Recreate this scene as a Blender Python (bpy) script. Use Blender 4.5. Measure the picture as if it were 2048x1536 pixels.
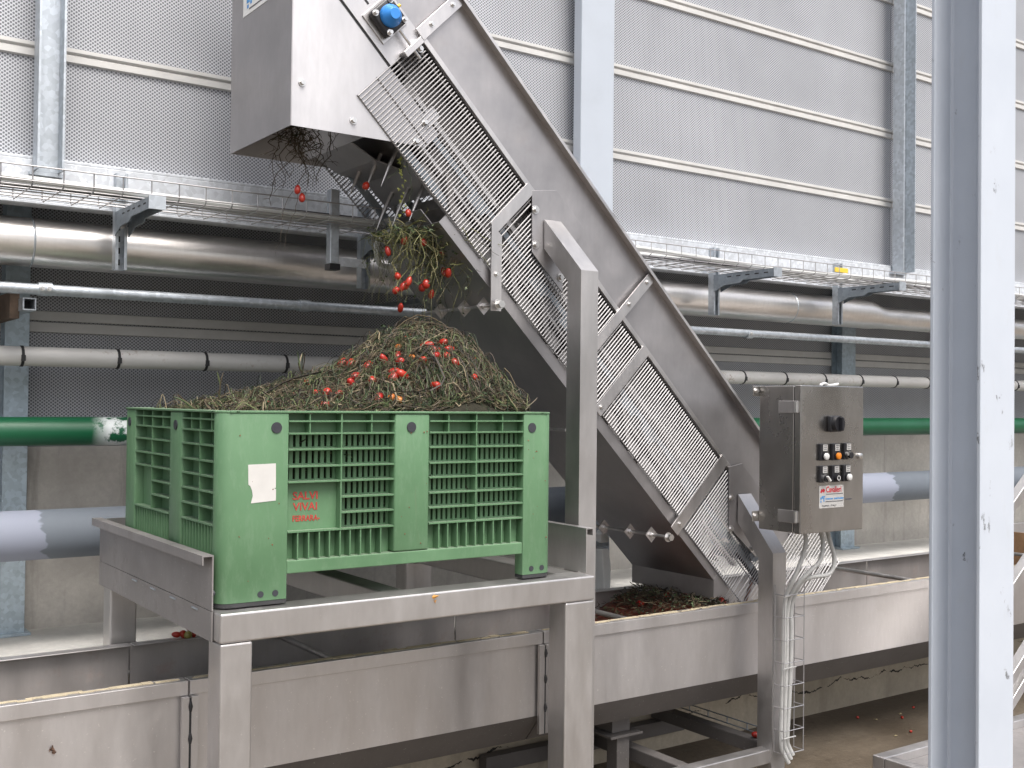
import bpy, bmesh, math, random
from mathutils import Vector, Matrix, noise as mnoise
for o in list(bpy.data.objects): bpy.data.objects.remove(o, do_unlink=True)
scene = bpy.context.scene
COL = scene.collection
R = math.radians
rng = random.Random(7)

# ------------------------------------------------------------------ camera
# world: X along the wall to the right, Y into the wall, Z up; the camera is at the origin (eye height)
yaw, pitch, roll = 0.6128, 0.0159, 0.0112
fw = Vector((math.sin(yaw) * math.cos(pitch), math.cos(yaw) * math.cos(pitch), math.sin(pitch)))
rt = Vector((math.cos(yaw), -math.sin(yaw), 0)); up = rt.cross(fw)
rt, up = math.cos(roll) * rt + math.sin(roll) * up, -math.sin(roll) * rt + math.cos(roll) * up
cam = bpy.data.cameras.new('camera'); camo = bpy.data.objects.new('camera', cam); COL.objects.link(camo)
cam.sensor_width = 36.0; cam.lens = 2221.0 / 2048.0 * 36.0
cam.clip_start = 0.05; cam.clip_end = 500
camo.matrix_world = Matrix(((rt.x, up.x, -fw.x, 0), (rt.y, up.y, -fw.y, 0), (rt.z, up.z, -fw.z, 0), (0, 0, 0, 1)))
scene.camera = camo
scene.render.resolution_x, scene.render.resolution_y = 1024, 768

# ------------------------------------------------------------------ world, sun, exposure
SUN_EL, SUN_AZ = 60.0, 184.0       # azimuth clockwise from +Y: the light comes from behind the camera
w = bpy.data.worlds.new('World'); scene.world = w; w.use_nodes = True
nt = w.node_tree; nt.nodes.clear()
sky = nt.nodes.new('ShaderNodeTexSky'); sky.sky_type = 'NISHITA'; sky.sun_disc = False
sky.sun_elevation = R(SUN_EL); sky.sun_rotation = R(SUN_AZ); sky.air_density = 1.0; sky.dust_density = 6.0; sky.ozone_density = 1.0
hs = nt.nodes.new('ShaderNodeHueSaturation'); hs.inputs['Saturation'].default_value = 0.52
bg = nt.nodes.new('ShaderNodeBackground'); bg.inputs[1].default_value = 0.15
wo = nt.nodes.new('ShaderNodeOutputWorld')
nt.links.new(sky.outputs[0], hs.inputs['Color']); nt.links.new(hs.outputs[0], bg.inputs[0]); nt.links.new(bg.outputs[0], wo.inputs[0])
sl = bpy.data.lights.new('sun', 'SUN'); sl.energy = 1.7; sl.angle = R(32); sl.color = (1, 0.97, 0.93)
so = bpy.data.objects.new('sun', sl); COL.objects.link(so)
sd = Vector((math.sin(R(SUN_AZ)) * math.cos(R(SUN_EL)), math.cos(R(SUN_AZ)) * math.cos(R(SUN_EL)), math.sin(R(SUN_EL))))
so.rotation_euler = sd.to_track_quat('Z', 'Y').to_euler(); so.location = (0, -3, 6)
scene.view_settings.view_transform = 'Standard'; scene.view_settings.look = 'None'
scene.view_settings.exposure = 0.74; scene.view_settings.gamma = 1.0; scene.view_settings.use_curve_mapping = False

# ------------------------------------------------------------------ materials
class N:
    def __init__(s, name):
        s.m = bpy.data.materials.new(name); s.m.use_nodes = True; s.t = s.m.node_tree; s.t.nodes.clear()
        s.out = s.new('ShaderNodeOutputMaterial'); s.b = s.new('ShaderNodeBsdfPrincipled')
        s.t.links.new(s.b.outputs[0], s.out.inputs[0]); s.tc = None
    def new(s, k, **kw):
        n = s.t.nodes.new(k)
        for a, v in kw.items(): setattr(n, a, v)
        return n
    def link(s, a, b): s.t.links.new(a, b)
    def val(s, sock, v):
        if hasattr(v, 'is_output') or hasattr(v, 'links'): s.link(v, sock)
        else: sock.default_value = v
    def co(s, scale=(1, 1, 1)):
        if s.tc is None: s.tc = s.new('ShaderNodeTexCoord')
        mp = s.new('ShaderNodeMapping'); mp.inputs['Scale'].default_value = scale
        s.link(s.tc.outputs['Object'], mp.inputs[0]); return mp.outputs[0]
    def noise(s, scale, vec=None, detail=4, rough=.55, dist=0):
        n = s.new('ShaderNodeTexNoise'); n.inputs['Scale'].default_value = scale; n.inputs['Detail'].default_value = detail
        n.inputs['Roughness'].default_value = rough; n.inputs['Distortion'].default_value = dist
        s.link(vec if vec is not None else s.co(), n.inputs['Vector']); return n.outputs['Fac']
    def ramp(s, fac, stops, interp='LINEAR'):
        n = s.new('ShaderNodeValToRGB'); n.color_ramp.interpolation = interp; e = n.color_ramp.elements
        while len(e) > 1: e.remove(e[0])
        e[0].position = stops[0][0]; e[0].color = c4(stops[0][1])
        for p, c in stops[1:]: q = e.new(p); q.color = c4(c)
        s.link(fac, n.inputs[0]); return n.outputs[0]
    def mix(s, fac, a, b, blend='MIX'):
        n = s.new('ShaderNodeMix', data_type='RGBA', blend_type=blend)
        s.val(n.inputs[0], fac)
        for k, v in ((6, a), (7, b)):
            if isinstance(v, (tuple, list)): n.inputs[k].default_value = c4(v)
            elif isinstance(v, (int, float)): n.inputs[k].default_value = (v, v, v, 1)
            else: s.link(v, n.inputs[k])
        return n.outputs[2]
    def math(s, op, a, b=0.0, c=None):
        n = s.new('ShaderNodeMath', operation=op); s.val(n.inputs[0], a); s.val(n.inputs[1], b)
        if c is not None: s.val(n.inputs[2], c)
        return n.outputs[0]
    def rng(s, v, a, b, c, d):
        n = s.new('ShaderNodeMapRange'); s.val(n.inputs[0], v)
        for i, x in enumerate((a, b, c, d)): n.inputs[i + 1].default_value = x
        return n.outputs[0]
    def bump(s, h, strength=.2, dist=.01):
        n = s.new('ShaderNodeBump'); n.inputs['Strength'].default_value = strength; n.inputs['Distance'].default_value = dist
        s.link(h, n.inputs['Height']); s.link(n.outputs[0], s.b.inputs['Normal'])
    def fin(s, col=None, rough=None, metal=None):
        if col is not None: s.val(s.b.inputs['Base Color'], c4(col) if isinstance(col, (tuple, list)) else col)
        if rough is not None: s.val(s.b.inputs['Roughness'], rough)
        if metal is not None: s.val(s.b.inputs['Metallic'], metal)
        return s.m
def c4(c):
    if isinstance(c, (int, float)): return (c, c, c, 1)
    return tuple(c) if len(c) == 4 else (c[0], c[1], c[2], 1)

def steel(name, col, rough=.36, metal=.92, streak=(6, 6, 1.2), dirt=.25, dirtcol=(.22, .17, .12), speck=0.0, var=1.0):
    n = N(name)
    big = n.noise(2.2, n.co(streak), 5, .6)
    fine = n.noise(60, n.co((1, 1, .25)), 3, .6)
    c = n.mix(n.rng(big, .3, .7, 0, 1), tuple(v * (1 - .16 * var) for v in col), tuple(min(1, v * (1 + .12 * var)) for v in col))
    c = n.mix(n.rng(fine, .35, .7, 0, .25), c, tuple(v * .8 for v in col))
    dm = n.rng(n.noise(7, None, 8, .7), .56, .78, 0, dirt)
    c = n.mix(dm, c, dirtcol)
    r = n.math('ADD', n.rng(big, .3, .7, rough - .06, rough + .08), n.math('MULTIPLY', dm, .35))
    if speck:
        sp = n.rng(n.noise(120, None, 2, .5), .70, .74, 0, speck)
        c = n.mix(sp, c, (.85, .83, .8)); 
    n.bump(fine, .05, .002)
    return n.fin(c, r, n.math('SUBTRACT', metal, n.math('MULTIPLY', dm, .8)))
def plain(name, col, rough=.5, metal=0.0, var=.25, scale=8, bump=0.0, dirt=0.0, dirtcol=(.14, .11, .08)):
    n = N(name); f = n.noise(scale, None, 6, .6)
    c = n.mix(n.rng(f, .3, .7, 0, 1), tuple(v * (1 - var) for v in col), tuple(min(1, v * (1 + var * .6)) for v in col))
    if dirt: c = n.mix(n.rng(n.noise(scale * 3.1, None, 8, .7), .5, .75, 0, dirt), c, dirtcol)
    if bump: n.bump(f, bump, .01)
    return n.fin(c, rough, metal)
def galv(name, col=(.50, .54, .58), rough=.46, metal=.75):
    n = N(name); v = n.new('ShaderNodeTexVoronoi'); v.inputs['Scale'].default_value = 55; n.link(n.co(), v.inputs['Vector'])
    sp = n.new('ShaderNodeSeparateColor'); n.link(v.outputs['Color'], sp.inputs[0])
    f = n.noise(5, n.co((1, 1, .5)), 6, .6)
    c = n.mix(n.rng(sp.outputs[0], 0, 1, 0, 1), tuple(x * .85 for x in col), tuple(x * 1.12 for x in col))
    c = n.mix(n.rng(f, .45, .75, 0, .5), c, tuple(x * .6 for x in col))
    return n.fin(c, n.rng(f, .3, .7, rough - .08, rough + .12), metal)

M = {}
M['steel'] = steel('brushed_steel', (.60, .58, .575))
M['steel_trough'] = steel('trough_steel', (.575, .555, .55), .40, .85, (4, 4, .8), .20, (.28, .24, .19), .5, .45)
M['steel_plate'] = steel('conveyor_plate_steel', (.43, .415, .42), .42, .9, (2, 2, 2), .12)
M['steel_bright'] = steel('bright_sheet_steel', (.535, .53, .545), .5, .72, (1.5, 1.5, .8), .08)
M['steel_table'] = steel('table_steel', (.56, .545, .54), .38, .88, (5, 5, 1.5), .18, (.26, .22, .18), .3, .6)
M['steel_box'] = steel('cabinet_steel', (.46, .445, .43), .27, .97, (1.6, 1.6, 1.0), .10)
M['steel_dull'] = steel('stained_shaded_steel', (.30, .285, .28), .55, .6, (3, 3, 3), .5, (.12, .10, .085), .25)  # stains, plus the shade of the left table guard put into the tone
M['steel_inner'] = plain('inner_grey_sheet', (.34, .335, .335), .55, .15, .3, 9, 0, .3)
M['steel_pipe'] = steel('pipe_steel', (.78, .755, .735), .34, .95, (1.2, 6, 6), .08)
M['wire'] = plain('wire_steel', (.44, .43, .435), .45, .7, .15, 20)
M['steel_stained'] = steel('rust_stained_trough_steel', (.46, .43, .415), .45, .7, (3, 3, .9), .55, (.24, .11, .06), 0, .8)
M['guard_wire'] = plain('guard_wire_steel', (.30, .295, .30), .5, .45, .15, 20)
M['steel_grimy_shaded'] = steel('grimy_shaded_steel', (.15, .14, .135), .6, .45, (3, 3, 3), .5, (.08, .065, .05), .25)  # grime; on the trough pan also the dark ground reflection painted as colour
M['galv'] = galv('galvanised_steel')
M['galv_dark'] = galv('dull_galvanised_steel', (.30, .34, .38), .5, .6)
M['galv_white'] = galv('bright_galvanised_beam', (.62, .65, .69), .55, .35)
M['galv_blue'] = galv('bluish_galvanised_post', (.42, .50, .56), .5, .55)
M['bolt'] = plain('bolt_steel', (.66, .65, .64), .3, .95, .1, 30)
M['dark_gap'] = plain('dark_rubber_and_gap', (.018, .018, .02), .6, 0, .2, 20)  # rubber parts; also dark fill painted for the shade in slots and holes
M['black_plastic'] = plain('black_plastic', (.02, .02, .024), .35, 0, .2, 20)
M['black_rubber'] = plain('black_rubber_foot', (.03, .03, .032), .7, 0, .3, 20)
M['white_plastic'] = plain('white_plastic', (.78, .78, .76), .4, 0, .06, 10)
M['orange_plastic'] = plain('orange_lens', (.85, .26, .02), .25, 0, .08, 10)
M['blue_plastic'] = plain('blue_bearing_cap', (.03, .22, .62), .38, 0, .1, 10)
M['plug'] = plain('dark_grey_plug', (.035, .037, .045), .5, 0, .2, 30)
M['red_print'] = plain('red_stencil_paint', (.42, .045, .035), .6, 0, .4, 90)
M['red_ink'] = plain('red_ink', (.55, .02, .04), .5, 0, .05, 20)
M['blue_ink'] = plain('blue_ink', (.06, .28, .62), .5, 0, .05, 20)
M['dark_ink'] = plain('dark_ink', (.10, .10, .11), .5, 0, .05, 20)
M['paper'] = plain('white_paper', (.54, .53, .51), .7, 0, .07, 14)
M['cable_grey'] = plain('grey_cable', (.50, .51, .50), .45, 0, .12, 12)
M['cable_white'] = plain('white_cable', (.50, .50, .485), .42, 0, .1, 12, 0, .15)
M['cable_black'] = plain('black_cable', (.02, .02, .023), .4, 0, .2, 12)
M['hose_blue'] = plain('blue_hose', (.02, .06, .20), .4, 0, .2, 12)
M['yellow'] = plain('yellow_tag', (.72, .50, .05), .5, 0, .1, 12)
M['orange_leaf'] = plain('dry_orange_leaf', (.62, .30, .06), .6, 0, .3, 60)

def m_crate():
    n = N('green_crate_plastic')
    base = (.080, .172, .084)
    big = n.noise(3, None, 5, .6); fine = n.noise(45, n.co((1, 1, .3)), 6, .7)
    c = n.mix(n.rng(big, .3, .7, 0, 1), tuple(v * .9 for v in base), (.108, .214, .112))
    dust = n.rng(fine, .5, .78, 0, .45); c = n.mix(dust, c, (.17, .265, .17))
    scr = n.rng(n.noise(16, n.co((1, 1, .07)), 4, .7), .66, .72, 0, .3); c = n.mix(scr, c, (.17, .15, .10))
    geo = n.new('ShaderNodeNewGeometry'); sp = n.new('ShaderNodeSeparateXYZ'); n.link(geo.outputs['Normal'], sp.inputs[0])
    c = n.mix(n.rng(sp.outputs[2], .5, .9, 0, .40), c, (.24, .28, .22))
    n.bump(fine, .06, .003)
    return n.fin(c, n.rng(big, .3, .7, .45, .58), 0)
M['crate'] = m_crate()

def m_perf(name, base, hole, pitch=.0145, hw=.30, stain=.16):
    n = N(name)
    if n.tc is None: n.tc = n.new('ShaderNodeTexCoord')
    sp = n.new('ShaderNodeSeparateXYZ'); n.link(n.tc.outputs['Object'], sp.inputs[0])
    def cell(off):
        u = n.math('SUBTRACT', n.math('FRACT', n.math('ADD', n.math('DIVIDE', sp.outputs[0], pitch * 1.25), off)), .5)
        v = n.math('SUBTRACT', n.math('FRACT', n.math('ADD', n.math('DIVIDE', sp.outputs[2], pitch), off)), .5)
        u = n.math('MULTIPLY', u, 1.25)
        return n.math('SQRT', n.math('ADD', n.math('MULTIPLY', u, u), n.math('MULTIPLY', v, v)))
    d = n.math('MINIMUM', cell(0.0), cell(0.5))
    h = n.rng(d, hw - .07, hw + .07, 1, 0)
    big = n.noise(1.3, n.co((1, 1, 1)), 6, .6); st = n.noise(5, n.co((1.6, 1, .18)), 5, .65)
    c = n.mix(n.rng(big, .3, .7, 0, 1), tuple(v * .84 for v in base), tuple(v * 1.1 for v in base))
    c = n.mix(n.rng(st, .52, .8, 0, stain), c, tuple(v * .55 for v in base))
    c = n.mix(h, c, hole)
    return n.fin(c, .55, .25)
M['perf'] = m_perf('perforated_cladding', (.505, .52, .548), (.13, .135, .15))
M['batten'] = plain('cream_cladding_strip', (.56, .555, .54), .5, .1, .12, 3, 0, .12)
M['pillar_blue'] = plain('pale_blue_pillar_paint', (.42, .46, .515), .5, 0, .05, 2, 0, .06)

def m_column():
    n = N('chipped_pale_blue_paint')
    f = n.noise(2.2, None, 5, .6)
    c = n.mix(n.rng(f, .3, .7, 0, 1), (.455, .495, .555), (.505, .545, .605))
    ch = n.noise(9, n.co((1.4, 1.4, .8)), 10, .72)
    gate = n.rng(n.noise(3.1, None, 3, .5), .44, .54, 0, 1)
    chip = n.math('MULTIPLY', n.rng(ch, .640, .652, 0, 1), gate)
    halo = n.math('MULTIPLY', n.rng(ch, .620, .634, 0, .5), gate)
    c = n.mix(halo, c, (.42, .44, .5)); c = n.mix(chip, c, (.16, .17, .18))
    low = n.rng(n.noise(14, n.co((1, 1, .4)), 8, .7), .58, .8, 0, .25); c = n.mix(low, c, (.40, .40, .38))
    n.bump(n.math('SUBTRACT', 1.0, chip), .3, .002)
    return n.fin(c, .42, 0)
M['column'] = m_column()

def m_concrete(name, col, streak=.5, crack=False, rough=.85):
    n = N(name)
    f = n.noise(2.4, None, 8, .62); g = n.noise(38, None, 6, .7)
    c = n.mix(n.rng(f, .3, .7, 0, 1), tuple(v * .72 for v in col), tuple(min(1, v * 1.2) for v in col))
    c = n.mix(n.rng(g, .35, .7, .0, .45), c, tuple(v * .62 for v in col))
    s = n.noise(9, n.co((1, 1, .10)), 5, .65); c = n.mix(n.rng(s, .54, .74, 0, streak), c, tuple(v * .32 for v in col))
    h = n.math('ADD', n.math('MULTIPLY', g, .5), f)
    if crack:
        sp = n.new('ShaderNodeSeparateXYZ'); n.link(n.tc.outputs['Object'], sp.inputs[0])
        wv = n.noise(1.5, n.co((1, 0, 0)), 9, .66); k = n.noise(14, None, 4, .6)
        zz = n.math('SUBTRACT', sp.outputs[2], n.math('ADD', .09, n.math('MULTIPLY', wv, .32)))
        d = n.math('ABSOLUTE', zz); wd = n.rng(k, .42, .68, .0, .008)
        cr = n.math('LESS_THAN', d, wd); c = n.mix(cr, c, (.03, .026, .022))
        h = n.math('SUBTRACT', h, n.math('MULTIPLY', cr, 1.5))
    n.bump(h, .35, .012)
    return n.fin(c, rough, 0)
M['concrete'] = m_concrete('stained_concrete_wall', (.44, .42, .39), .7)
M['ledge'] = m_concrete('pale_concrete_ledge', (.56, .55, .52), .1)
M['plinth'] = m_concrete('cracked_concrete_plinth', (.47, .41, .32), .35, True)
def m_ground():
    n = N('damp_dirty_concrete')
    f = n.noise(.8, None, 8, .65); g = n.noise(30, None, 7, .7); d = n.noise(3.3, None, 6, .6)
    c = n.ramp(f, [(.3, (.065, .050, .036)), (.5, (.125, .100, .072)), (.7, (.22, .185, .14))])
    c = n.mix(n.rng(g, .4, .75, 0, .5), c, (.05, .04, .03)); c = n.mix(n.rng(d, .55, .8, 0, .5), c, (.045, .028, .018))
    n.bump(g, .4, .01)
    return n.fin(c, n.rng(f, .35, .65, .38, .9), 0)
M['ground'] = m_ground()
def m_pipe_grey():
    n = N('weathered_grey_pipe'); f = n.noise(5, n.co((.35, 1, 1)), 8, .7); g = n.noise(40, None, 5, .7)
    c = n.mix(n.rng(f, .3, .7, 0, 1), (.48, .475, .46), (.62, .615, .60))
    st = n.math('MULTIPLY', n.rng(g, .56, .66, 0, .8), n.rng(f, .5, .62, 0, 1)); c = n.mix(st, c, (.20, .12, .06))
    return n.fin(c, .5, .1)
M['pipe_grey'] = m_pipe_grey()
def m_pipe_green():
    n = N('green_painted_pipe'); f = n.noise(4, None, 6, .6)
    c = n.mix(n.rng(f, .3, .7, 0, 1), (.006, .080, .034), (.011, .105, .047))
    sp = n.new('ShaderNodeSeparateXYZ'); n.link(n.tc.outputs['Object'], sp.inputs[0])
    near = n.rng(n.math('ABSOLUTE', n.math('SUBTRACT', sp.outputs[0], 1.30)), .03, .10, 1, 0)
    worn = n.math('MULTIPLY', n.rng(n.noise(13, None, 8, .7), .44, .50, 0, 1), near); c = n.mix(worn, c, (.62, .66, .66))
    return n.fin(c, .36, 0)
M['pipe_green'] = m_pipe_green()
def m_pipe_blue():
    n = N('two_tone_blue_pipe'); f = n.noise(3, None, 6, .6)
    c = n.mix(n.rng(f, .3, .7, 0, 1), (.105, .122, .145), (.13, .15, .175))
    sp = n.new('ShaderNodeSeparateXYZ'); n.link(n.tc.outputs['Object'], sp.inputs[0])
    e = n.math('ADD', sp.outputs[0], n.math('MULTIPLY', n.noise(6, n.co((.4, 1, 1)), 4, .6), .30))
    a = n.rng(e, 1.155, 1.165, 1, 0); b = n.math('MULTIPLY', n.rng(e, 5.9, 5.91, 0, 1), n.rng(e, 6.5, 6.51, 1, 0))
    c = n.mix(n.math('ADD', a, b), c, (.235, .255, .315))
    return n.fin(c, .75, 0)
M['pipe_blue'] = m_pipe_blue()
def m_vine(name, stops, rough=.65):
    n = N(name); g = n.new('ShaderNodeNewGeometry'); return n.fin(n.ramp(g.outputs['Random Per Island'], stops), rough, 0)
M['vine_dry'] = m_vine('dry_vine_stems', [(0, (.012, .008, .005)), (.35, (.036, .025, .015)), (.65, (.072, .053, .029)), (.92, (.135, .108, .062)), (1, (.29, .24, .15))])
M['vine_green'] = m_vine('green_vine_stems', [(0, (.009, .019, .007)), (.4, (.026, .045, .016)), (.75, (.058, .085, .030)), (1, (.13, .155, .06))])
M['leaf'] = m_vine('torn_vine_leaves', [(0, (.008, .02, .007)), (.45, (.026, .050, .017)), (.8, (.06, .10, .035)), (.95, (.13, .17, .085)), (1, (.26, .30, .2))], .55)
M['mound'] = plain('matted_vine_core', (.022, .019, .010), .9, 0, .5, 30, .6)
M['vine_hang'] = m_vine('hanging_vine_stems', [(0, (.03, .024, .013)), (.45, (.085, .085, .03)), (.8, (.16, .165, .06)), (1, (.28, .24, .13))])
def m_tomato(name, a, b):
    n = N(name); f = n.noise(9, None, 3, .5); oi = n.new('ShaderNodeObjectInfo')
    c = n.mix(n.rng(f, .35, .7, 0, .6), a, b); c = n.mix(n.math('MULTIPLY', oi.outputs['Random'], .55), c, b)
    return n.fin(c, .28, 0)
M['tomato'] = m_tomato('tomato_skin', (.29, .010, .008), (.40, .034, .012))
M['tomato_orange'] = m_tomato('unripe_tomato_skin', (.45, .11, .02), (.45, .20, .03))
M['tomato_green'] = m_tomato('green_tomato_skin', (.20, .19, .05), (.30, .26, .08))

# ------------------------------------------------------------------ mesh helpers
class MB:
    def __init__(s): s.v = []; s.f = []
    def add(s, vs, fs):
        k = len(s.v); s.v += [tuple(v) for v in vs]; s.f += [tuple(i + k for i in f) for f in fs]; return s
    def box(s, x0, x1, y0, y1, z0, z1):
        x0, x1 = sorted((x0, x1)); y0, y1 = sorted((y0, y1)); z0, z1 = sorted((z0, z1))
        return s.add([(x0, y0, z0), (x1, y0, z0), (x1, y1, z0), (x0, y1, z0), (x0, y0, z1), (x1, y0, z1), (x1, y1, z1), (x0, y1, z1)],
                     [(0, 3, 2, 1), (4, 5, 6, 7), (0, 1, 5, 4), (1, 2, 6, 5), (2, 3, 7, 6), (3, 0, 4, 7)])
    def prism(s, poly, d):
        """extrude a 3-D polygon along vector d"""
        n = len(poly); d = Vector(d); P = [Vector(p) for p in poly]
        nn = Vector((0, 0, 0))
        for i in range(n): nn += P[i].cross(P[(i + 1) % n])
        if nn.dot(d) > 0: P.reverse()
        vs = P + [p + d for p in P]
        return s.add(vs, [tuple(range(n)), tuple(range(2 * n - 1, n - 1, -1))] + [(i, i + n, (i + 1) % n + n, (i + 1) % n) for i in range(n)])
    def tube(s, pts, r, n=8, cap=True):
        P = [Vector(p) for p in pts]; rs = r if isinstance(r, (list, tuple)) else [r] * len(P)
        t0 = (P[1] - P[0]).normalized(); a = Vector((0, 0, 1)) if abs(t0.z) < .9 else Vector((1, 0, 0))
        u = t0.cross(a).normalized(); k = len(s.v)
        for i, p in enumerate(P):
            t = (P[min(i + 1, len(P) - 1)] - P[max(i - 1, 0)]).normalized()
            u = (u - t * u.dot(t)); u = u.normalized() if u.length > 1e-6 else t.orthogonal().normalized(); v = t.cross(u)
            for j in range(n):
                an = 2 * math.pi * j / n; s.v.append(tuple(p + (u * math.cos(an) + v * math.sin(an)) * rs[i]))
        for i in range(len(P) - 1):
            for j in range(n):
                q = (j + 1) % n; s.f.append((k + i * n + j, k + i * n + q, k + (i + 1) * n + q, k + (i + 1) * n + j))
        if cap:
            s.f.append(tuple(k + j for j in reversed(range(n)))); e = k + (len(P) - 1) * n; s.f.append(tuple(e + j for j in range(n)))
        return s
    def cyl(s, p, ax, r, h, n=16, r2=None):
        p = Vector(p); ax = Vector(ax).normalized(); return s.tube([p, p + ax * h], [r, r if r2 is None else r2], n)
    def hexbolt(s, p, ax, r, h):
        p = Vector(p); ax = Vector(ax).normalized()
        s.tube([p, p + ax * h * .25], r * 1.55, 14); return s.tube([p + ax * h * .25, p + ax * h], r, 6)
    def obj(s, name, mat, parent=None, smooth=False, bevel=0, seg=2):
        off = LOC.get(parent.name, Vector((0, 0, 0))) if parent else LOC.get(None)
        if parent is None:
            xs = [v[0] for v in s.v]; ys = [v[1] for v in s.v]; zs = [v[2] for v in s.v]
            off = Vector(((min(xs) + max(xs)) / 2, (min(ys) + max(ys)) / 2, min(zs)))
        me = bpy.data.meshes.new(name); me.from_pydata([tuple(Vector(v) - off) for v in s.v], [], s.f); me.update()
        if isinstance(mat, str): mat = M[mat]
        me.materials.append(mat)
        if smooth:
            me.polygons.foreach_set('use_smooth', [True] * len(me.polygons))
        o = bpy.data.objects.new(name, me); COL.objects.link(o)
        if parent: o.parent = parent
        else: o.location = off
        LOC[o.name] = off
        if bevel:
            b = o.modifiers.new('bevel', 'BEVEL'); b.width = bevel; b.segments = seg; b.limit_method = 'ANGLE'; b.angle_limit = R(40)
        elif smooth:
            try: me.set_sharp_from_angle(angle=R(40))
            except Exception: pass
        return o
LOC = {None: Vector((0, 0, 0))}
def tag(o, label=None, cat=None, group=None, kind=None):
    if label: o['label'] = label
    if cat: o['category'] = cat
    if group: o['group'] = group
    if kind: o['kind'] = kind
    return o
def thing(name, loc, label, cat, group=None):
    o = bpy.data.objects.new(name, None); COL.objects.link(o); o.location = loc; o.empty_display_size = .1
    LOC[o.name] = Vector(loc); return tag(o, label, cat, group)
def text_obj(name, body, size, origin, mat, parent, bold=0.0, sx=1.0, depth=.0006):
    """flat lettering facing -Y, baseline origin, reading along +X"""
    cu = bpy.data.curves.new(name, 'FONT'); cu.body = body; cu.size = size; cu.offset = bold; cu.extrude = depth; cu.resolution_u = 3
    t = bpy.data.objects.new('tmp_text', cu); COL.objects.link(t)
    dg = bpy.context.evaluated_depsgraph_get(); me = bpy.data.meshes.new_from_object(t.evaluated_get(dg))
    bpy.data.objects.remove(t, do_unlink=True)
    off = LOC[parent.name]; o3 = Vector(origin) - off
    for v in me.vertices: x, y, z = v.co; v.co = (o3.x + x * sx, o3.y - z, o3.z + y)
    me.materials.clear(); me.materials.append(M[mat])
    o = bpy.data.objects.new(name, me); COL.objects.link(o); o.parent = parent; LOC[o.name] = off
    return o
def bez(p0, p1, p2, p3, n=10):
    P = [Vector(p) for p in (p0, p1, p2, p3)]; out = []
    for i in range(n + 1):
        t = i / n; out.append(P[0] * (1 - t) ** 3 + P[1] * 3 * t * (1 - t) ** 2 + P[2] * 3 * t * t * (1 - t) + P[3] * t ** 3)
    return out
def smooth_path(P, n=5):
    P = [Vector(p) for p in P]; out = []
    for i in range(len(P) - 1):
        a, b, c, d = P[max(i - 1, 0)], P[i], P[i + 1], P[min(i + 2, len(P) - 1)]
        for k in range(n):
            t = k / n; out.append(.5 * ((2 * b) + (c - a) * t + (2 * a - 5 * b + 4 * c - d) * t * t + (3 * b - a - 3 * c + d) * t ** 3))
    out.append(P[-1]); return out

# ================================================================== SETTING
GZ = -1.74                       # ground level (camera eye at 0)
LEDGE = -1.005
YU, YL = 4.50, 5.12              # front planes of upper cladding and set-back lower wall
XW0, XW1 = -0.9, 13.0
g = MB(); g.add([(-90, -90, GZ), (90, -90, GZ), (90, 90, GZ), (-90, 90, GZ)], [(0, 1, 2, 3)])
tag(g.obj('ground', 'ground'), kind='structure')
pl = MB().box(XW0, XW1, 4.15, 5.40, GZ - .1, LEDGE - .012)
tag(pl.obj('concrete_plinth', 'plinth', None, False, .012), kind='structure')
le = MB().box(XW0, XW1, 4.145, YL + .2, LEDGE - .012, LEDGE)
tag(le.obj('concrete_ledge', 'ledge', None, False, .004), kind='structure')

wall = thing('factory_wall', (4, YL, LEDGE), 'grey perforated panel factory wall with cream joint strips behind the pipes', 'wall')
MB().box(XW0, XW1, YL, YL + .18, LEDGE, -.218).obj('concrete_base', 'concrete', wall)
cols_u = [XW0, .945, 3.655, 6.16, 8.7, XW1]
rows_u = [.90, 1.325, 1.775, 2.215, 2.66, 3.1]
for i in range(len(cols_u) - 1):
    for j in range(len(rows_u) - 1):
        MB().box(cols_u[i] + .002, cols_u[i + 1] - .002, YU, YU + .05, rows_u[j], rows_u[j + 1] - .003).obj('cladding_panel', 'perf', wall)
for i in range(len(cols_u) - 1):
    for z in rows_u[1:-1]:
        m = MB()
        m.prism([(cols_u[i] + .003, YU, z - .034), (cols_u[i] + .003, YU - .012, z - .030), (cols_u[i] + .003, YU - .012, z - .006), (cols_u[i] + .003, YU - .006, z), (cols_u[i] + .003, YU - .017, z + .008), (cols_u[i] + .003, YU - .017, z + .022), (cols_u[i] + .003, YU, z + .027)], (cols_u[i + 1] - cols_u[i] - .006, 0, 0))
        m.obj('joint_strip', 'batten', wall)
cols_l = [XW0, .98, 3.7, 6.42, 9.1, XW1]
rows_l = [-.216, .279, 1.12]
for i in range(len(cols_l) - 1):
    for j in range(2):
        MB().box(cols_l[i] + .002, cols_l[i + 1] - .002, YL + .01, YL + .06, rows_l[j] + .002, rows_l[j + 1]).obj('cladding_panel', 'perf', wall)
    for z0, z1 in ((.279, .323), (.329, .372)):
        MB().box(cols_l[i] + .003, cols_l[i + 1] - .003, YL - .006, YL + .009, z0, z1).obj('joint_strip', 'batten', wall, False, .003)
# soffit that closes the step between the two wall planes
MB().box(XW0, XW1, YU + .055, YL + .06, 1.125, 1.17).obj('soffit', 'perf', wall)

# long white beam
bm = MB(); yb = 4.43
bm.box(XW0, XW1, yb, yb + .10, .888, .900).box(XW0, XW1, yb, yb + .012, .735, .888).box(XW0, XW1, yb, yb + .10, .723, .735)
tag(bm.obj('steel_beam', 'galv_white', None, False, .002), 'long pale galvanised beam running across the wall above the cable tray', 'beam')

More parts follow.
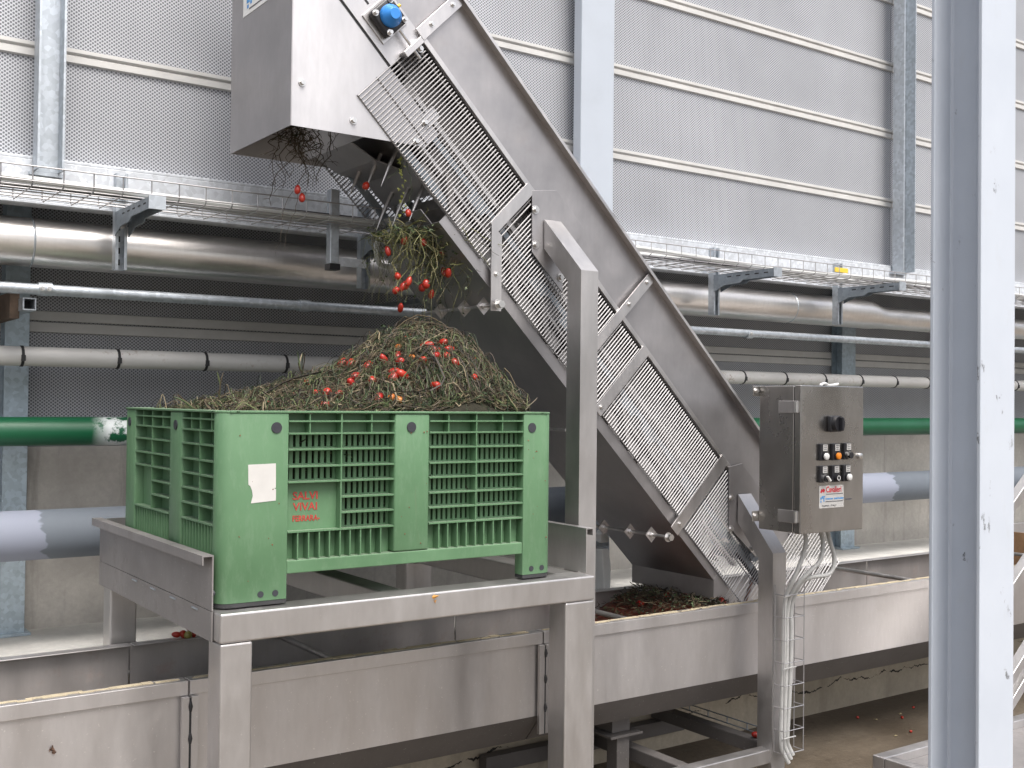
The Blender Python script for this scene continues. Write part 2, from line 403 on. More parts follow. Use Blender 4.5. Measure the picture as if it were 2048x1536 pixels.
def upost(x0, x1, zb, label):
    t = thing('wall_post', ((x0 + x1) / 2, 4.33, zb), label, 'post', 'galvanised posts fixed to the wall')
    MB().box(x0, x1, 4.405, 4.415, zb, 3.1).obj('web', 'galv', t)
    MB().box(x0, x0 + .008, 4.335, 4.404, zb, 3.1).obj('flange', 'galv', t)
    MB().box(x1 - .008, x1, 4.335, 4.404, zb, 3.1).obj('flange', 'galv', t)
    MB().box(x0 - .012, x1 + .012, 4.402, 4.428, zb - .014, zb - .001).obj('foot_plate', 'galv', t)
upost(.905, 1.000, .84, 'galvanised channel post above the cable tray at far left, left of hood')
upost(6.075, 6.20, .86, 'galvanised channel post on the wall just left of the white column')
def lpost(x0, x1, label):
    t = thing('wall_post', ((x0 + x1) / 2, YL - .08, LEDGE), label, 'post', 'bluish posts behind the pipes')
    MB().box(x0, x1, YL - .10, YL - .092, LEDGE, 1.1).obj('flange', 'galv_blue', t, False, .002)
    MB().box(x0 + .05, x0 + .058, YL - .0915, YL - .012, LEDGE, 1.1).obj('web', 'galv_blue', t)
    MB().box(x0, x1, YL - .0115, YL - .0065, LEDGE, 1.1).obj('flange', 'galv_blue', t)
    MB().box(x0 - .02, x1 + .02, YL - .13, YL - .015, LEDGE + .001, LEDGE + .012).obj('base_plate', 'galv_blue', t)
lpost(.933, 1.03, 'bluish galvanised post behind the pipes at the far left edge')
lpost(6.35, 6.495, 'bluish galvanised post behind the pipes right of the control cabinet')
pp = MB().box(3.472, 3.688, 4.36, 4.425, LEDGE, 3.1)
tag(pp.obj('wall_pillar', 'pillar_blue', None, False, .006), 'broad pale blue painted pillar on the wall behind the conveyor', 'pillar')

# ------------------------------------------------------------------ pipes
def pipe(name, y, z, r, mat, label, x0=XW0, x1=XW1, n=32, parent=True):
    t = thing(name, (0, y, z), label, 'pipe')
    MB().tube([(x0, y, z), (x1, y, z)], r, n).obj('pipe_run', mat, t, True)
    return t
yp, zp = 4.56, .592
t = thing('steel_pipe', (4, yp, zp), 'thick stainless steel pipe under the cable tray', 'pipe')
MB().tube([(XW0, yp, zp), (5.95, yp, zp), (6.02, yp, zp - .004), (6.10, yp, zp - .012), (6.16, yp, zp - .016), (XW1, yp, zp - .016)], [.094, .094, .091, .078, .072, .072], 40).obj('pipe_run', 'steel_pipe', t, True)
for x in (.93, 5.24): MB().tube([(x - .004, yp, zp), (x, yp, zp), (x + .004, yp, zp)], [.0945, .0965, .0945], 40).obj('weld_seam', 'galv', t, True)
for x in (2.75, 3.6, 7.5): MB().box(x - .03, x + .03, yp - .02, YL, zp - .12, zp - .096).obj('support_bracket', 'galv_dark', t)
t = thing('galvanised_pipe', (4, 4.5, .41), 'thin shiny galvanised pipe below the thick steel pipe', 'pipe')
MB().tube([(XW0, 4.5, .405), (XW1, 4.5, .425)], .0215, 20).obj('pipe_run', 'galv', t, True)
for x in (.95, 2.02, 4.82): MB().tube([(x, 4.5, .409), (x + .05, 4.5, .410)], .026, 20).obj('coupling', 'galv', t, True)
for x in (.96, .985, 4.84): MB().hexbolt((x, 4.474, .41), (0, -1, 0), .006, .012).obj('coupling_bolt', 'bolt', t)
t = thing('ringed_pipe', (4, 4.75, .165), 'weathered pale grey pipe with black clamp rings', 'pipe')
MB().tube([(XW0, 4.75, .158), (XW1, 4.75, .172)], .0395, 28).obj('pipe_run', 'pipe_grey', t, True)
for k in range(-4, 30):
    x = .945 + .3735 * k
    if XW0 < x < XW1:
        z = .158 + .014 * (x - XW0) / (XW1 - XW0)
        MB().tube([(x - .006, 4.75, z), (x - .005, 4.75, z), (x + .005, 4.75, z), (x + .006, 4.75, z)], [.039, .0425, .0425, .039], 24).obj('clamp_ring', 'dark_gap', t, True)
        MB().box(x - .008, x + .008, 4.705, 4.718, z - .02, z + .004).obj('clamp_lug', 'dark_gap', t)
pipe('green_pipe', 4.72, -.140, .058, 'pipe_green', 'dark green painted pipe with a worn white patch')
pipe('blue_pipe', 4.66, -.545, .098, 'pipe_blue', 'fat grey-blue pipe with lighter painted patches above the ledge')
# cut square tube bracket at the left
t = thing('square_tube_bracket', (.90, 4.62, .36), 'short open square tube stub with a rusty end under thin pipe at left edge', 'bracket')
m = MB()
for b in ((-.024, .024, -.024, -.019), (-.024, .024, .019, .024), (-.024, -.019, -.019, .019), (.019, .024, -.019, .019)):
    m.box(.925 + b[0], .925 + b[1], 4.52, YL - .105, .352 + b[2], .352 + b[3])
m.obj('tube', 'galv', t)
MB().box(.907, .943, 4.6, 4.61, .334, .370).obj('dark_inside', 'dark_gap', t)  # dark plate standing in for the shade inside the tube
MB().box(.87, .905, 4.60, YL - .103, .30, .40).obj('rusty_plate', plain('rusty_steel', (.10, .07, .05), .8, .2, .4, 20), t)

# ------------------------------------------------------------------ cable tray
TY0, TY1, TZ = 3.99, 4.32, .715
t = thing('cable_tray', (4, 4.15, TZ), 'long galvanised wire mesh cable tray in front of the pale beam', 'cable tray')
m = MB(); r = .0026
for y, z in ((TY0, TZ + .062), (TY0, TZ + .012), (TY0 + .03, TZ), (TY0 + .09, TZ), (TY0 + .15, TZ), (TY0 + .21, TZ), (TY0 + .27, TZ), (TY1, TZ + .012), (TY1, TZ + .062)):
    m.tube([(XW0, y, z), (XW1, y, z)], r, 5)
m.obj('long_wires', 'wire', t, True)
m = MB(); x = XW0 + .02
while x < XW1:
    m.tube([(x, TY0 + .003, TZ + .062), (x, TY0 + .003, TZ + .006), (x, TY0 + .02, TZ - .005), (x, TY1 - .02, TZ - .005), (x, TY1 - .003, TZ + .006), (x, TY1 - .003, TZ + .062)], r, 4); x += .1
m.obj('cross_wires', 'wire', t, True)
for (y, rr, mat, ph, lab) in ((4.07, .013, 'cable_grey', .3, 'grey cable lying near the front of the wire tray'), (4.14, .011, 'cable_black', 1.7, 'black cable sagging in the middle of the wire tray'), (4.22, .017, 'cable_grey', 2.9, 'thick grey cable at the back of the wire tray')):
    P = []; x = XW0
    while x <= XW1:
        P.append((x, y + .018 * math.sin(x * 1.3 + ph) + .01 * math.sin(x * 3.1 + ph), TZ + rr + .004 + .010 * (1 + math.sin(x * 2.2 + ph * 2)))); x += .12
    tag(MB().tube(P, rr, 8).obj('tray_cable', mat, None, True), lab, 'cable')
def bracket(x, label):
    t = thing('tray_bracket', (x, 4.36, .49), label, 'bracket', 'brackets carrying the cable tray')
    m = MB()                                                     # slotted strut: channel open to the front
    m.box(x - .022, x + .022, 4.385, 4.388, .49, .86).box(x - .022, x - .019, 4.345, 4.385, .49, .86).box(x + .019, x + .022, 4.345, 4.385, .49, .86)
    m.box(x - .0185, x - .011, 4.345, 4.348, .49, .86).box(x + .011, x + .0185, 4.345, 4.348, .49, .86)
    m.obj('strut', 'galv', t)
    for k in range(5): MB().box(x - .006, x + .006, 4.3835, 4.3848, .51 + k * .045, .533 + k * .045).obj('strut_slot', 'dark_gap', t)
    m = MB().prism([(x + .024, 4.342, .615), (x + .024, 4.342, TZ - .012), (x + .024, 3.915, TZ - .012), (x + .024, 3.915, TZ - .050), (x + .024, 4.13, TZ - .052), (x + .024, 4.15, TZ - .066), (x + .024, 4.26, TZ - .070)], (.004, 0, 0))
    m.prism([(x - .028, 4.342, .615), (x - .028, 4.342, TZ - .012), (x - .028, 3.915, TZ - .012), (x - .028, 3.915, TZ - .050), (x - .028, 4.13, TZ - .052), (x - .028, 4.15, TZ - .066), (x - .028, 4.26, TZ - .070)], (.004, 0, 0))
    m.box(x - .028, x + .028, 3.915, 4.342, TZ - .0115, TZ - .0085)
    a = m.obj('arm', 'galv_dark', t)
    for k in range(5): MB().box(x - .0285, x - .0281, 3.95 + k * .065, 3.98 + k * .065, TZ - .030, TZ - .024).obj('arm_slot', 'dark_gap', a)
    MB().box(x - .03, x + .03, 3.908, 3.914, TZ - .052, TZ - .004).obj('end_cap', 'galv', t)
    MB().hexbolt((x, 4.343, .66), (0, -1, 0), .009, .02).obj('bolt', 'bolt', t)
for x, lab in ((1.215, 'cable tray bracket with slotted strut, leftmost, in front of the steel pipe'), (2.265, 'cable tray bracket half hidden behind the hanging vines'), (4.425, 'cable tray bracket just right of the conveyor edge'), (5.475, 'cable tray bracket with a small yellow tag above it'), (6.6, 'cable tray bracket hidden behind the white column')):
    bracket(x, lab)
tag(MB().box(5.40, 5.52, 4.325, 4.332, .80, .828).obj('warning_tag', 'yellow', None, False, .002), 'small yellow warning tag hanging on the cable tray', 'tag')
# upright square rail with a cable dropping out of the tray
t = thing('upright_rail', (2.0, 4.10, .53), 'short upright steel rail with black foot beside a looping cable', 'rail')
MB().box(1.985, 2.025, 4.12, 4.16, .555, .86).obj('rail_tube', 'galv', t, False, .003)
MB().box(1.982, 2.028, 4.115, 4.163, .53, .555).obj('end_cap', 'black_plastic', t)
MB().box(2.03, 2.16, 4.14, 4.146, .55, .585).obj('side_plate', 'galv_white', t)
P = smooth_path([(2.75, 4.08, .745), (2.45, 4.02, .75), (2.25, 3.97, .72), (2.13, 3.97, .65), (2.13, 3.99, .58), (2.19, 4.03, .55), (2.35, 4.05, .575), (2.6, 4.06, .60), (2.9, 4.08, .62)])
tag(MB().tube(P, .011, 8).obj('looping_cable', 'cable_grey', None, True), 'grey cable looping out of the tray beside the upright rail', 'cable')

# ------------------------------------------------------------------ trough
TN, TF, RIM = 3.47, 4.105, -.895           # near and far faces, rim height
t = thing('flume_trough', (3, 3.8, -1.36), 'long stainless steel flume trough running under the crate table', 'trough')
joints = [-.21, 1.20, 2.595, 4.01, 5.42, 6.83, 8.24]
th = .004
for i in range(len(joints) - 1):
    a, b = joints[i] + .003, joints[i + 1] - .003
    p = MB().box(a, b, TN, TN + th, -1.215, RIM - .001).obj('near_side_panel', 'steel_trough', t)
    q = MB().box(a, b, TN - .006, TN + .045, RIM - .001, RIM + .003)                      # folded rim with a lip
    q.box(a, b, TN - .010, TN - .006, RIM - .042, RIM + .003)
    q.obj('near_rim', 'steel_trough', t, False, .0015)
    MB().box(a, b, TF - th, TF, -1.215, RIM - .001).obj('far_side_panel', 'steel_stained', t)
    MB().box(a, b, TF - .045, TF + .006, RIM - .001, RIM + .003).obj('far_rim', 'steel_trough', t, False, .0015)
    MB().prism([(a, TN, -1.2155), (a, TN + .10, -1.335), (a, TF - .10, -1.335), (a, TF, -1.2155), (a, TF - .006, -1.2155), (a, TF - .103, -1.330), (a, TN + .103, -1.330), (a, TN + .006, -1.2155)], (b - a, 0, 0)).obj('bottom_pan', 'steel_grimy_shaded', t)
for x in joints[1:-1]:
    for dx in (-.0265, .0035):
        fl = MB().box(x + dx, x + dx + .023, TN - .026, TN - .0105, -1.28, RIM - .044).obj('joint_flange', 'steel_trough', t, False, .001)
    MB().box(x - .003, x + .003, TN - .024, TN - .011, -1.28, RIM - .05).obj('gasket', 'dark_gap', t)
    for z in (-.97, -1.07, -1.18):
        MB().tube([(x + .0, TN - .0255, z - .016), (x, TN - .0285, z), (x, TN - .0255, z + .016)], [.004, .007, .004], 8).obj('bolt_hole', 'dark_gap', t, True)
for x, z in ((1.78, -.93), (3.08, -.905), (5.04, -.905), (6.5, -.905)):
    MB().tube([(x, TN + .004, z), (x, TF - .004, z)], .011, 10).obj('tie_rod', 'steel', t, True)
# silt caked on the near rim
m = MB()
for i in range(len(joints) - 1):
    x = joints[i] + .02
    while x < joints[i + 1] - .05:
        l = rng.uniform(.03, .10); wy = rng.uniform(.012, .03); y0 = TN + .008 + rng.uniform(0, .03 - wy + .004)
        m.box(x, x + l, y0, y0 + wy, RIM + .0033, RIM + .0045 + rng.uniform(0, .0008)); x += l + rng.uniform(-.02, .01) + .002
silt = m.obj('rim_silt', plain('dry_beige_silt', (.42, .36, .25), .9, 0, .25, 40), t); silt['kind'] = 'stuff'
# trough supports on the ground
for x, lab in ((1.85, 'dark steel stool under the trough left of the table right leg'), (3.17, 'dark steel stool under the trough right of the table')):
    s_ = thing('trough_support', (x, 3.75, GZ), lab, 'support', 'stools carrying the trough')
    MB().box(x - .05, x + .05, 3.66, 3.94, -1.42, -1.337).obj('saddle', 'steel_grimy_shaded', s_, False, .003)
    MB().box(x - .09, x + .09, 3.62, 3.98, -1.432, -1.4205).obj('plate', 'steel_grimy_shaded', s_, False, .002)
    for y in (3.68, 3.92): MB().box(x - .035, x + .035, y - .035, y + .035, GZ, -1.4325).obj('leg', 'steel_grimy_shaded', s_, False, .003)

# raised trough end and stair rails half hidden behind the white column
t = thing('raised_outlet_box', (7.2, 3.9, -.9), 'steel outlet box raised above the trough, half hidden by white column', 'box')
MB().prism([(6.05, TF - .05, RIM + .004), (6.25, TF - .05, RIM + .07), (6.45, TF - .05, RIM + .13), (9.5, TF - .05, RIM + .13), (9.5, TF - .05, RIM + .004)], (0, .048, 0)).obj('rear_upstand', 'steel_trough', t)
MB().box(6.75, 6.76, TN + .05, TF - .055, -1.2, -.80).obj('end_gate', plain('rust_stained_steel', (.40, .24, .13), .6, .4, .35, 12), t)
t = thing('stair_stringer', (5.2, 3.0, GZ), 'pale sloping steel stair stringers at the right edge behind the column', 'stair')
for k, (x, z) in enumerate(((5.05, -.62), (5.05, -1.02), (5.05, -1.46), (5.05, -1.58))):
    MB().prism([(x, 3.05, z), (x + 1.6, 3.05, z + 1.25), (x + 1.6, 3.05, z + 1.31), (x, 3.05, z + .06)], (0, .05, 0)).obj('stringer', 'steel_table', t, False, .003)
MB().box(5.0, 5.05, 3.05, 3.10, GZ, -.50).obj('post', 'steel_table', t, False, .003)
# low steel tray frame at the lower right
t = thing('floor_frame', (4.4, 2.9, GZ), 'low pale steel frame on the floor at the foot of the white column', 'frame')
MB().box(4.15, 6.4, 3.045, 3.105, -1.60, -1.54).obj('rear_rail', 'steel_table', t, False, .004)
MB().box(4.15, 4.21, 2.2, 3.043, -1.60, -1.54).obj('side_rail', 'steel_table', t, False, .004)
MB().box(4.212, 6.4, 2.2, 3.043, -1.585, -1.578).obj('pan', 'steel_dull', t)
for x, y in ((4.16, 3.05), (4.16, 2.3), (5.6, 3.05)): MB().box(x, x + .045, y, y + .045, GZ, -1.602).obj('leg', 'steel_table', t)

# ------------------------------------------------------------------ table that carries the crate
FZ = -.612                                   # top of the rails
t = thing('crate_table', (1.8, 3.6, GZ), 'stainless steel table frame straddling the trough under the green crate', 'table')
def tubebox(x0, x1, y0, y1, z0, z1, name, mat=None, parent=None): return MB().box(x0, x1, y0, y1, z0, z1).obj(name, mat or 'steel_table', parent or t, False, .006, 3)
tubebox(1.145, 2.514, 3.05, 3.155, FZ - .085, FZ, 'front_rail')
tubebox(1.145, 2.514, 4.16, 4.26, FZ - .085, FZ, 'rear_rail')
tubebox(1.145, 1.235, 3.157, 4.158, FZ - .085, FZ - .001, 'side_rail')
tubebox(2.42, 2.514, 3.157, 4.158, FZ - .085, FZ - .001, 'side_rail')
tubebox(1.72, 1.80, 3.157, 4.158, FZ - .085, FZ - .002, 'cross_rail')
for x0, x1 in ((1.147, 1.243), (2.385, 2.512)):
    for y0, y1 in ((3.052, 3.15), (4.165, 4.258)):
        tubebox(x0, x1, y0, y1, GZ, FZ - .0865, 'leg')
def side_guard(x, s):
    m = MB().box(x, x + .004, 3.105, 4.29, FZ + .001, -.455)
    m.box(x if s < 0 else x - .030, (x + .004) + (.030 if s < 0 else 0), 3.105, 4.29, -.4548, -.451) if False else m.box(x - (.030 if s < 0 else 0), x + .004 + (0 if s < 0 else .030), 3.105, 4.29, -.4548, -.451)
    xo = x - .030 if s < 0 else x + .030
    m.box(xo, xo + .004, 3.105, 4.29, -.478, -.455)
    m.box(x + (.0 if s < 0 else -.0), x + .004, 3.105, 4.29, FZ - .087, FZ - .001) if s < 0 else None
    return m.obj('side_guard', 'steel_dull' if s < 0 else 'steel_table', t)  # left guard gets the darker steel to stand for its shade
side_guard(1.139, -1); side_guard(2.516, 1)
MB().box(1.16, 2.50, 4.285, 4.289, FZ - .05, -.455).obj('rear_guard', 'steel_table', t)
for k in range(4): MB().tube([(1.1385, 3.22 + k * .2, FZ - .012), (1.1385, 3.27 + k * .2, FZ - .012)], .003, 6).obj('weld_bead', 'galv', t, True)

# ------------------------------------------------------------------ green crate
CX0, CX1, CY0, CY1, CZ0, CZ1 = 1.153, 2.363, 3.10, 4.055, -.607, -.035
t = thing('plastic_crate', (1.758, 3.58, CZ0), 'large green ribbed plastic harvest crate heaped with vines and tomatoes', 'crate')
CR = 'crate'; BZ = -.492                      # underside of the deck rail
def leg(x0, x1, y0, y1, cx, cy):
    """corner leg: L of two walls with the outer corner rounded (cx,cy = outward signs)"""
    r = .045; pts = []
    ox, oy = (x0 if cx < 0 else x1), (y0 if cy < 0 else y1)
    ix, iy = (x1 if cx < 0 else x0), (y1 if cy < 0 else y0)
    arc = []
    for k in range(9):
        an = math.pi / 2 * k / 8
        arc.append((ox - cx * r + cx * r * math.cos(an), oy - cy * r + cy * r * math.sin(an)))
    poly = [(ix, oy)] + arc[::-1] + [(ox, iy), (ix, iy)]
    m = MB().prism([(p[0], p[1], CZ0 + .012) for p in poly], (0, 0, CZ1 - .007 - CZ0 - .012))
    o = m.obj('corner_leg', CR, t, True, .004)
    poly2 = [(x * .985 + .015 * (x0 + x1) / 2, y * .985 + .015 * (y0 + y1) / 2) for x, y in poly]
    MB().prism([(p[0], p[1], CZ0) for p in poly2], (0, 0, .0115)).obj('rubber_foot', 'black_rubber', o)
leg(CX0, 1.366, CY0, 3.147, -1, -1); leg(2.232, CX1, CY0, 3.147, 1, -1); leg(CX0, 1.30, 3.915, CY1, -1, 1); leg(2.22, CX1, 3.915, CY1, 1, 1)
# rim
rim = MB()
for a in ((CX0 + .03, CX1 - .03, CY0 - .003, CY0 + .055), (CX0 + .03, CX1 - .03, CY1 - .055, CY1 + .003)): rim.box(*a, CZ1 - .0065, CZ1)
for a in ((CX0 - .003, CX0 + .055, CY0 + .03, CY1 - .03), (CX1 - .055, CX1 + .003, CY0 + .03, CY1 - .03)): rim.box(*a, CZ1 - .0066, CZ1 - .0004)
for o_ in ((CX0, CY0, -1, -1), (CX1, CY0, 1, -1), (CX0, CY1, -1, 1), (CX1, CY1, 1, 1)):
    r = .052; poly = [(o_[0] - o_[2] * .06, o_[1] - o_[3] * .06), (o_[0] - o_[2] * .06, o_[1] + o_[3] * .003)]
    for k in range(7):
        an = math.pi / 2 * (1 - k / 6); poly.append((o_[0] + o_[2] * (.003 - r + r * math.cos(an)), o_[1] + o_[3] * (.003 - r + r * math.sin(an))))
    poly.append((o_[0] + o_[2] * .003, o_[1] - o_[3] * .06))
    rim.prism([(p[0], p[1], CZ1 - .0068) for p in poly], (0, 0, .0060))
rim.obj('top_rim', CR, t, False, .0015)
DEP = .038
def face(F, bays, ribz, topz, vrows, zbot, slots, back=False):
    """F(u, d) -> (x, y): point on a side, u along it, d inwards. One bay = (u0, u1, mid, tops, lows)"""
    def bx(u0, u1, d0, d1, z0, z1, name, bev=0):
        (xa, ya), (xb, yb) = F(u0, d0), F(u1, d1)
        return MB().box(xa, xb, ya, yb, z0, z1).obj(name, CR, t, False, bev)
    for bi, (u0, u1, mid, tops, lows, sign) in enumerate(bays):
        for z in ribz:
            if sign and sign[0] < z < sign[1]:
                bx(*((sign[3], u1 - .001) if sign[2] < u0 + .01 else (u0 + .001, sign[2])), .001, DEP, z - .0025, z + .0025, 'horizontal_rib')
            else: bx(u0 + .001, u1 - .001, .001, DEP, z - .0025, z + .0025, 'horizontal_rib')
        bx(mid - .0022, mid + .0022, .0016, DEP, ribz[-1] - .001, CZ1 - .008, 'vertical_rib')
        for u in tops: bx(u - .002, u + .002, .004, DEP, topz, CZ1 - .0082, 'short_rib')
        for u in lows: bx(u - .002, u + .002, .003, DEP, zbot + .001, ribz[-1] - .0028, 'short_rib')
        # recessed panel
        bx(u0, u1, DEP + .0004, DEP + .010, topz - .002, CZ1 - .0085, 'recessed_panel')
        bx(u0, u1, DEP + .0004, DEP + .010, zbot, ribz[-1] + .0005, 'recessed_panel') if not slots else None
        for k in range(len(ribz)):
            zt = ribz[k] if k == 0 else None
        zs = [z for z in ribz if z <= topz + .001]
        for k in range(len(zs) - 1):
            za, zb = zs[k + 1], zs[k]
            for (ua, ub) in ((u0, mid - .0023), (mid + .0023, u1)):
                if sign and ua > sign[2] - .006 and ub < sign[3] + .006 and za < sign[1] - .002 and zb > sign[0]:
                    continue
                if not slots:
                    bx(ua, ub, DEP + .0004, DEP + .010, za + .001, zb - .001, 'recessed_panel'); continue
                m = MB(); n = max(3, int((ub - ua) / .0193)); mar = (zb - za) * .13
                def q(a_, b_, z0, z1):
                    (xa, ya), (xb, yb) = F(a_, DEP + .0004), F(b_, DEP + .008); m.box(xa, xb, ya, yb, z0, z1)
                q(ua, ub, za, za + mar); q(ua, ub, zb - mar, zb)
                p = (ub - ua - .008) / n
                for j in range(n + 1):
                    c = ua + .004 + p * j; q(max(ua, c - p * .29), min(ub, c + p * .29), za + mar, zb - mar)
                o = m.obj('slotted_panel', CR, t); o['kind'] = 'stuff'
        if slots:
            m = MB(); n = len(lows) + 1
            us = [u0] + list(lows) + [u1]
            for j in range(n):
                a_, b_ = us[j], us[j + 1]
                (xa, ya), (xb, yb) = F(a_ + (b_ - a_) * .45, DEP + .0004), F(b_, DEP + .008); m.box(xa, xb, ya, yb, zbot, ribz[-1] - .0005)
            o = m.obj('slotted_panel', CR, t); o['kind'] = 'stuff'
        if sign:
            bx(sign[2] + .0024, sign[3] - .0024, .030, .038, sign[0] + .0026, sign[1] - .0026, 'sign_plate')
ribF = [-.066, -.103, -.151, -.202, -.249, -.299, -.347, -.398]
F_front = lambda u, d: (u, CY0 + d)
face(F_front, [(1.3665, 1.728, 1.542, (1.437, 1.647), (1.401, 1.437, 1.472, 1.506, 1.542, 1.576, 1.612, 1.647, 1.683), (-.398, -.2515, 1.3665, 1.542)),
               (1.857, 2.2315, 2.039, (1.931, 2.146), (1.897, 1.931, 1.968, 2.003, 2.039, 2.073, 2.111, 2.146, 2.182), None)],
     ribF, -.103, None, -.482, True)
F_left = lambda u, d: (CX0 + d, u)
face(F_left, [(3.1475, 3.431, 3.27, (3.18, 3.355), tuple(3.17 + .0262 * k for k in range(10)), None),
              (3.547, 3.9145, 3.733, (3.63, 3.84), tuple(3.572 + .0262 * k for k in range(13)), (-.371, -.2315, 3.733, 3.9145))],
     [-.062, -.096, -.139, -.186, -.230, -.276, -.322, -.371], -.096, None, -.470, False)
F_right = lambda u, d: (CX1 - d, u)
face(F_right, [(3.1475, 3.50, 3.37, (3.30, 3.43), (3.30, 3.37, 3.43), None), (3.62, 3.9145, 3.76, (3.69, 3.84), (3.69, 3.76, 3.84), None)], [-.066, -.103, -.20, -.299, -.398], -.103, None, -.482, False)
F_back = lambda u, d: (u, CY1 - d)
face(F_back, [(1.301, 1.70, 1.5, (1.4, 1.6), (1.4, 1.5, 1.6), None), (1.83, 2.2195, 2.03, (1.93, 2.12), (1.93, 2.03, 2.12), None)], [-.066, -.103, -.20, -.299, -.398], -.103, None, -.482, False)
MB().box(1.7285, 1.8565, CY0 + .0008, CY0 + .054, -.4815, CZ1 - .0075).obj('middle_post', CR, t, True, .006)
MB().box(CX0 + .0008, CX0 + .054, 3.4315, 3.5465, -.4695, CZ1 - .0075).obj('middle_post', CR, t, True, .006)
MB().box(CX1 - .054, CX1 - .0008, 3.5005, 3.6195, -.4815, CZ1 - .0075).obj('middle_post', CR, t, True, .006)
MB().box(1.7005, 1.8295, CY1 - .054, CY1 - .0008, -.4815, CZ1 - .0075).obj('middle_post', CR, t, True, .006)
MB().box(1.3665, 2.2315, CY0 + .002, CY0 + .055, -.522, -.4825).obj('bottom_rail', CR, t, False, .003)
MB().box(CX0 + .002, CX0 + .055, 3.1475, 3.9145, -.512, -.4705).obj('bottom_rail', CR, t, False, .003)
MB().box(CX1 - .055, CX1 - .002, 3.1475, 3.9145, -.522, -.4825).obj('bottom_rail', CR, t, False, .003)
MB().box(1.301, 2.2195, CY1 - .055, CY1 - .002, -.522, -.4825).obj('bottom_rail', CR, t, False, .003)
MB().box(CX0 + .057, CX1 - .057, CY0 + .057, CY1 - .057, -.505, -.487).obj('floor_deck', CR, t)
for x, z in ((1.327, -.085), (1.787, -.085), (2.266, -.089)): MB().cyl((x, CY0 - .0025, z), (0, 1, 0), .0165, .02, 24).obj('round_plug', 'plug', t)
for y in (3.487, 3.98): MB().cyl((CX0 - .0025, y, -.085), (1, 0, 0), .0155, .02, 24).obj('round_plug', 'plug', t)
for x in (1.284, 1.330, 2.269, 2.314): MB().cyl((x, CY0 - .0015, -.575), (0, 1, 0), .0095, .012, 18).obj('foot_plug', 'plug', t)
for y in (3.135,): MB().cyl((CX0 - .0015, y, -.565), (1, 0, 0), .0085, .012, 18).obj('foot_plug', 'plug', t)
lab = [(1.240, -.193), (1.326, -.191), (1.327, -.263), (1.321, -.2645), (1.3275, -.267), (1.3275, -.301), (1.250, -.306), (1.2555, -.285), (1.2525, -.268), (1.2475, -.256), (1.2415, -.251)]
MB().prism([(x, CY0 - .0012, z) for x, z in lab], (0, .0009, 0)).obj('torn_paper_label', 'paper', t)
yt = CY0 + .0292
text_obj('stencil_lettering', 'SALVI', .0335, (1.394, yt, -.304), 'red_print', t, .0006, 1.02)
text_obj('stencil_lettering', 'VIVAI', .0335, (1.396, yt, -.337), 'red_print', t, .0004, 1.02)
text_obj('stencil_lettering', 'FERRARA-', .0245, (1.394, yt, -.3695), 'red_print', t, .0005, .83)

# ------------------------------------------------------------------ conveyor (45 degrees; a = up the slope, b = square to it)
S2 = math.sqrt(.5)
def C(a, b, y): return Vector(((b - a) * S2, y, (a + b) * S2))
def cprism(ab, y0, y1, m=None): return (m or MB()).prism([C(a, b, y0) for a, b in ab], (0, y1 - y0, 0))
def cbox(a0, a1, b0, b1, y0, y1, m=None): return cprism([(a0, b0), (a1, b0), (a1, b1), (a0, b1)], y0, y1, m)
YN, YF = 3.55, 4.10
B0, BS, BP, B1 = 2.0, 2.045, 2.40, 2.648
AT, AU = -3.11, 0.25
cv = thing('inclined_conveyor', (3.6, 3.8, GZ), 'tall inclined stainless steel conveyor with wire mesh guards lifting vines out of the trough', 'conveyor')
SP = 'steel_plate'
cprism([(.0255, 2.226), (.4475, B1), (-3.45, B1), (-3.32, BP), (-.512, BP), (-.512, 2.225)], YN, YN + .004).obj('upper_side_plate', SP, cv)
cprism([(-.098, 2.103), (.4475, B1), (-3.45, B1), (-3.32, BP), (-.512, BP), (-.512, 2.10)], YF - .004, YF).obj('upper_side_plate', SP, cv)
for y0, y1, nm in ((YN - .034, YN + .004, 'top_lip'), (YF - .004, YF + .034, 'top_lip')): cbox(-3.45, .447, B1, B1 + .004, y0, y1).obj(nm, 'steel', cv)
cbox(-3.45, .447, B1 - .006, B1 + .006, YN - .0385, YN - .0345).obj('top_lip_edge', 'steel', cv)
cbox(AT, -.512, BP - .002, BP + .018, YN - .018, YN - .0005).obj('guard_rail', 'steel', cv, False, .001)
cbox(AT, -1.05, B0, BS, YN, YN + .004).obj('lower_edge_strip', SP, cv)
cbox(AT, -1.05, B0, BS, YF - .004, YF).obj('lower_edge_strip', SP, cv)
cbox(AT, -1.05, B0 - .004, B0 - .0002, YN, YF).obj('belly_plate', SP, cv)
cbox(-3.45, .38, B1 - .05, B1 - .046, YN + .0045, YF - .0045).obj('top_cover', SP, cv)
cprism([(AT, B0 - .004), (AT - .06, B0 - .064), (AT - .063, B0 - .061), (AT - .003, B0)], YN, YF).obj('belly_end_fold', SP, cv)
cprism([(AT + .002, B0 + .0), (AT - .06, B0 - .061), (AT - .095, B0 + .01), (AT - .07, BS), (AT + .002, BS)], YN - .001, YN + .003).obj('end_cheek', SP, cv)
cprism([(AT + .002, B0 + .0), (AT - .06, B0 - .061), (AT - .095, B0 + .01), (AT - .07, BS), (AT + .002, BS)], YF - .003, YF + .001).obj('end_cheek', SP, cv)
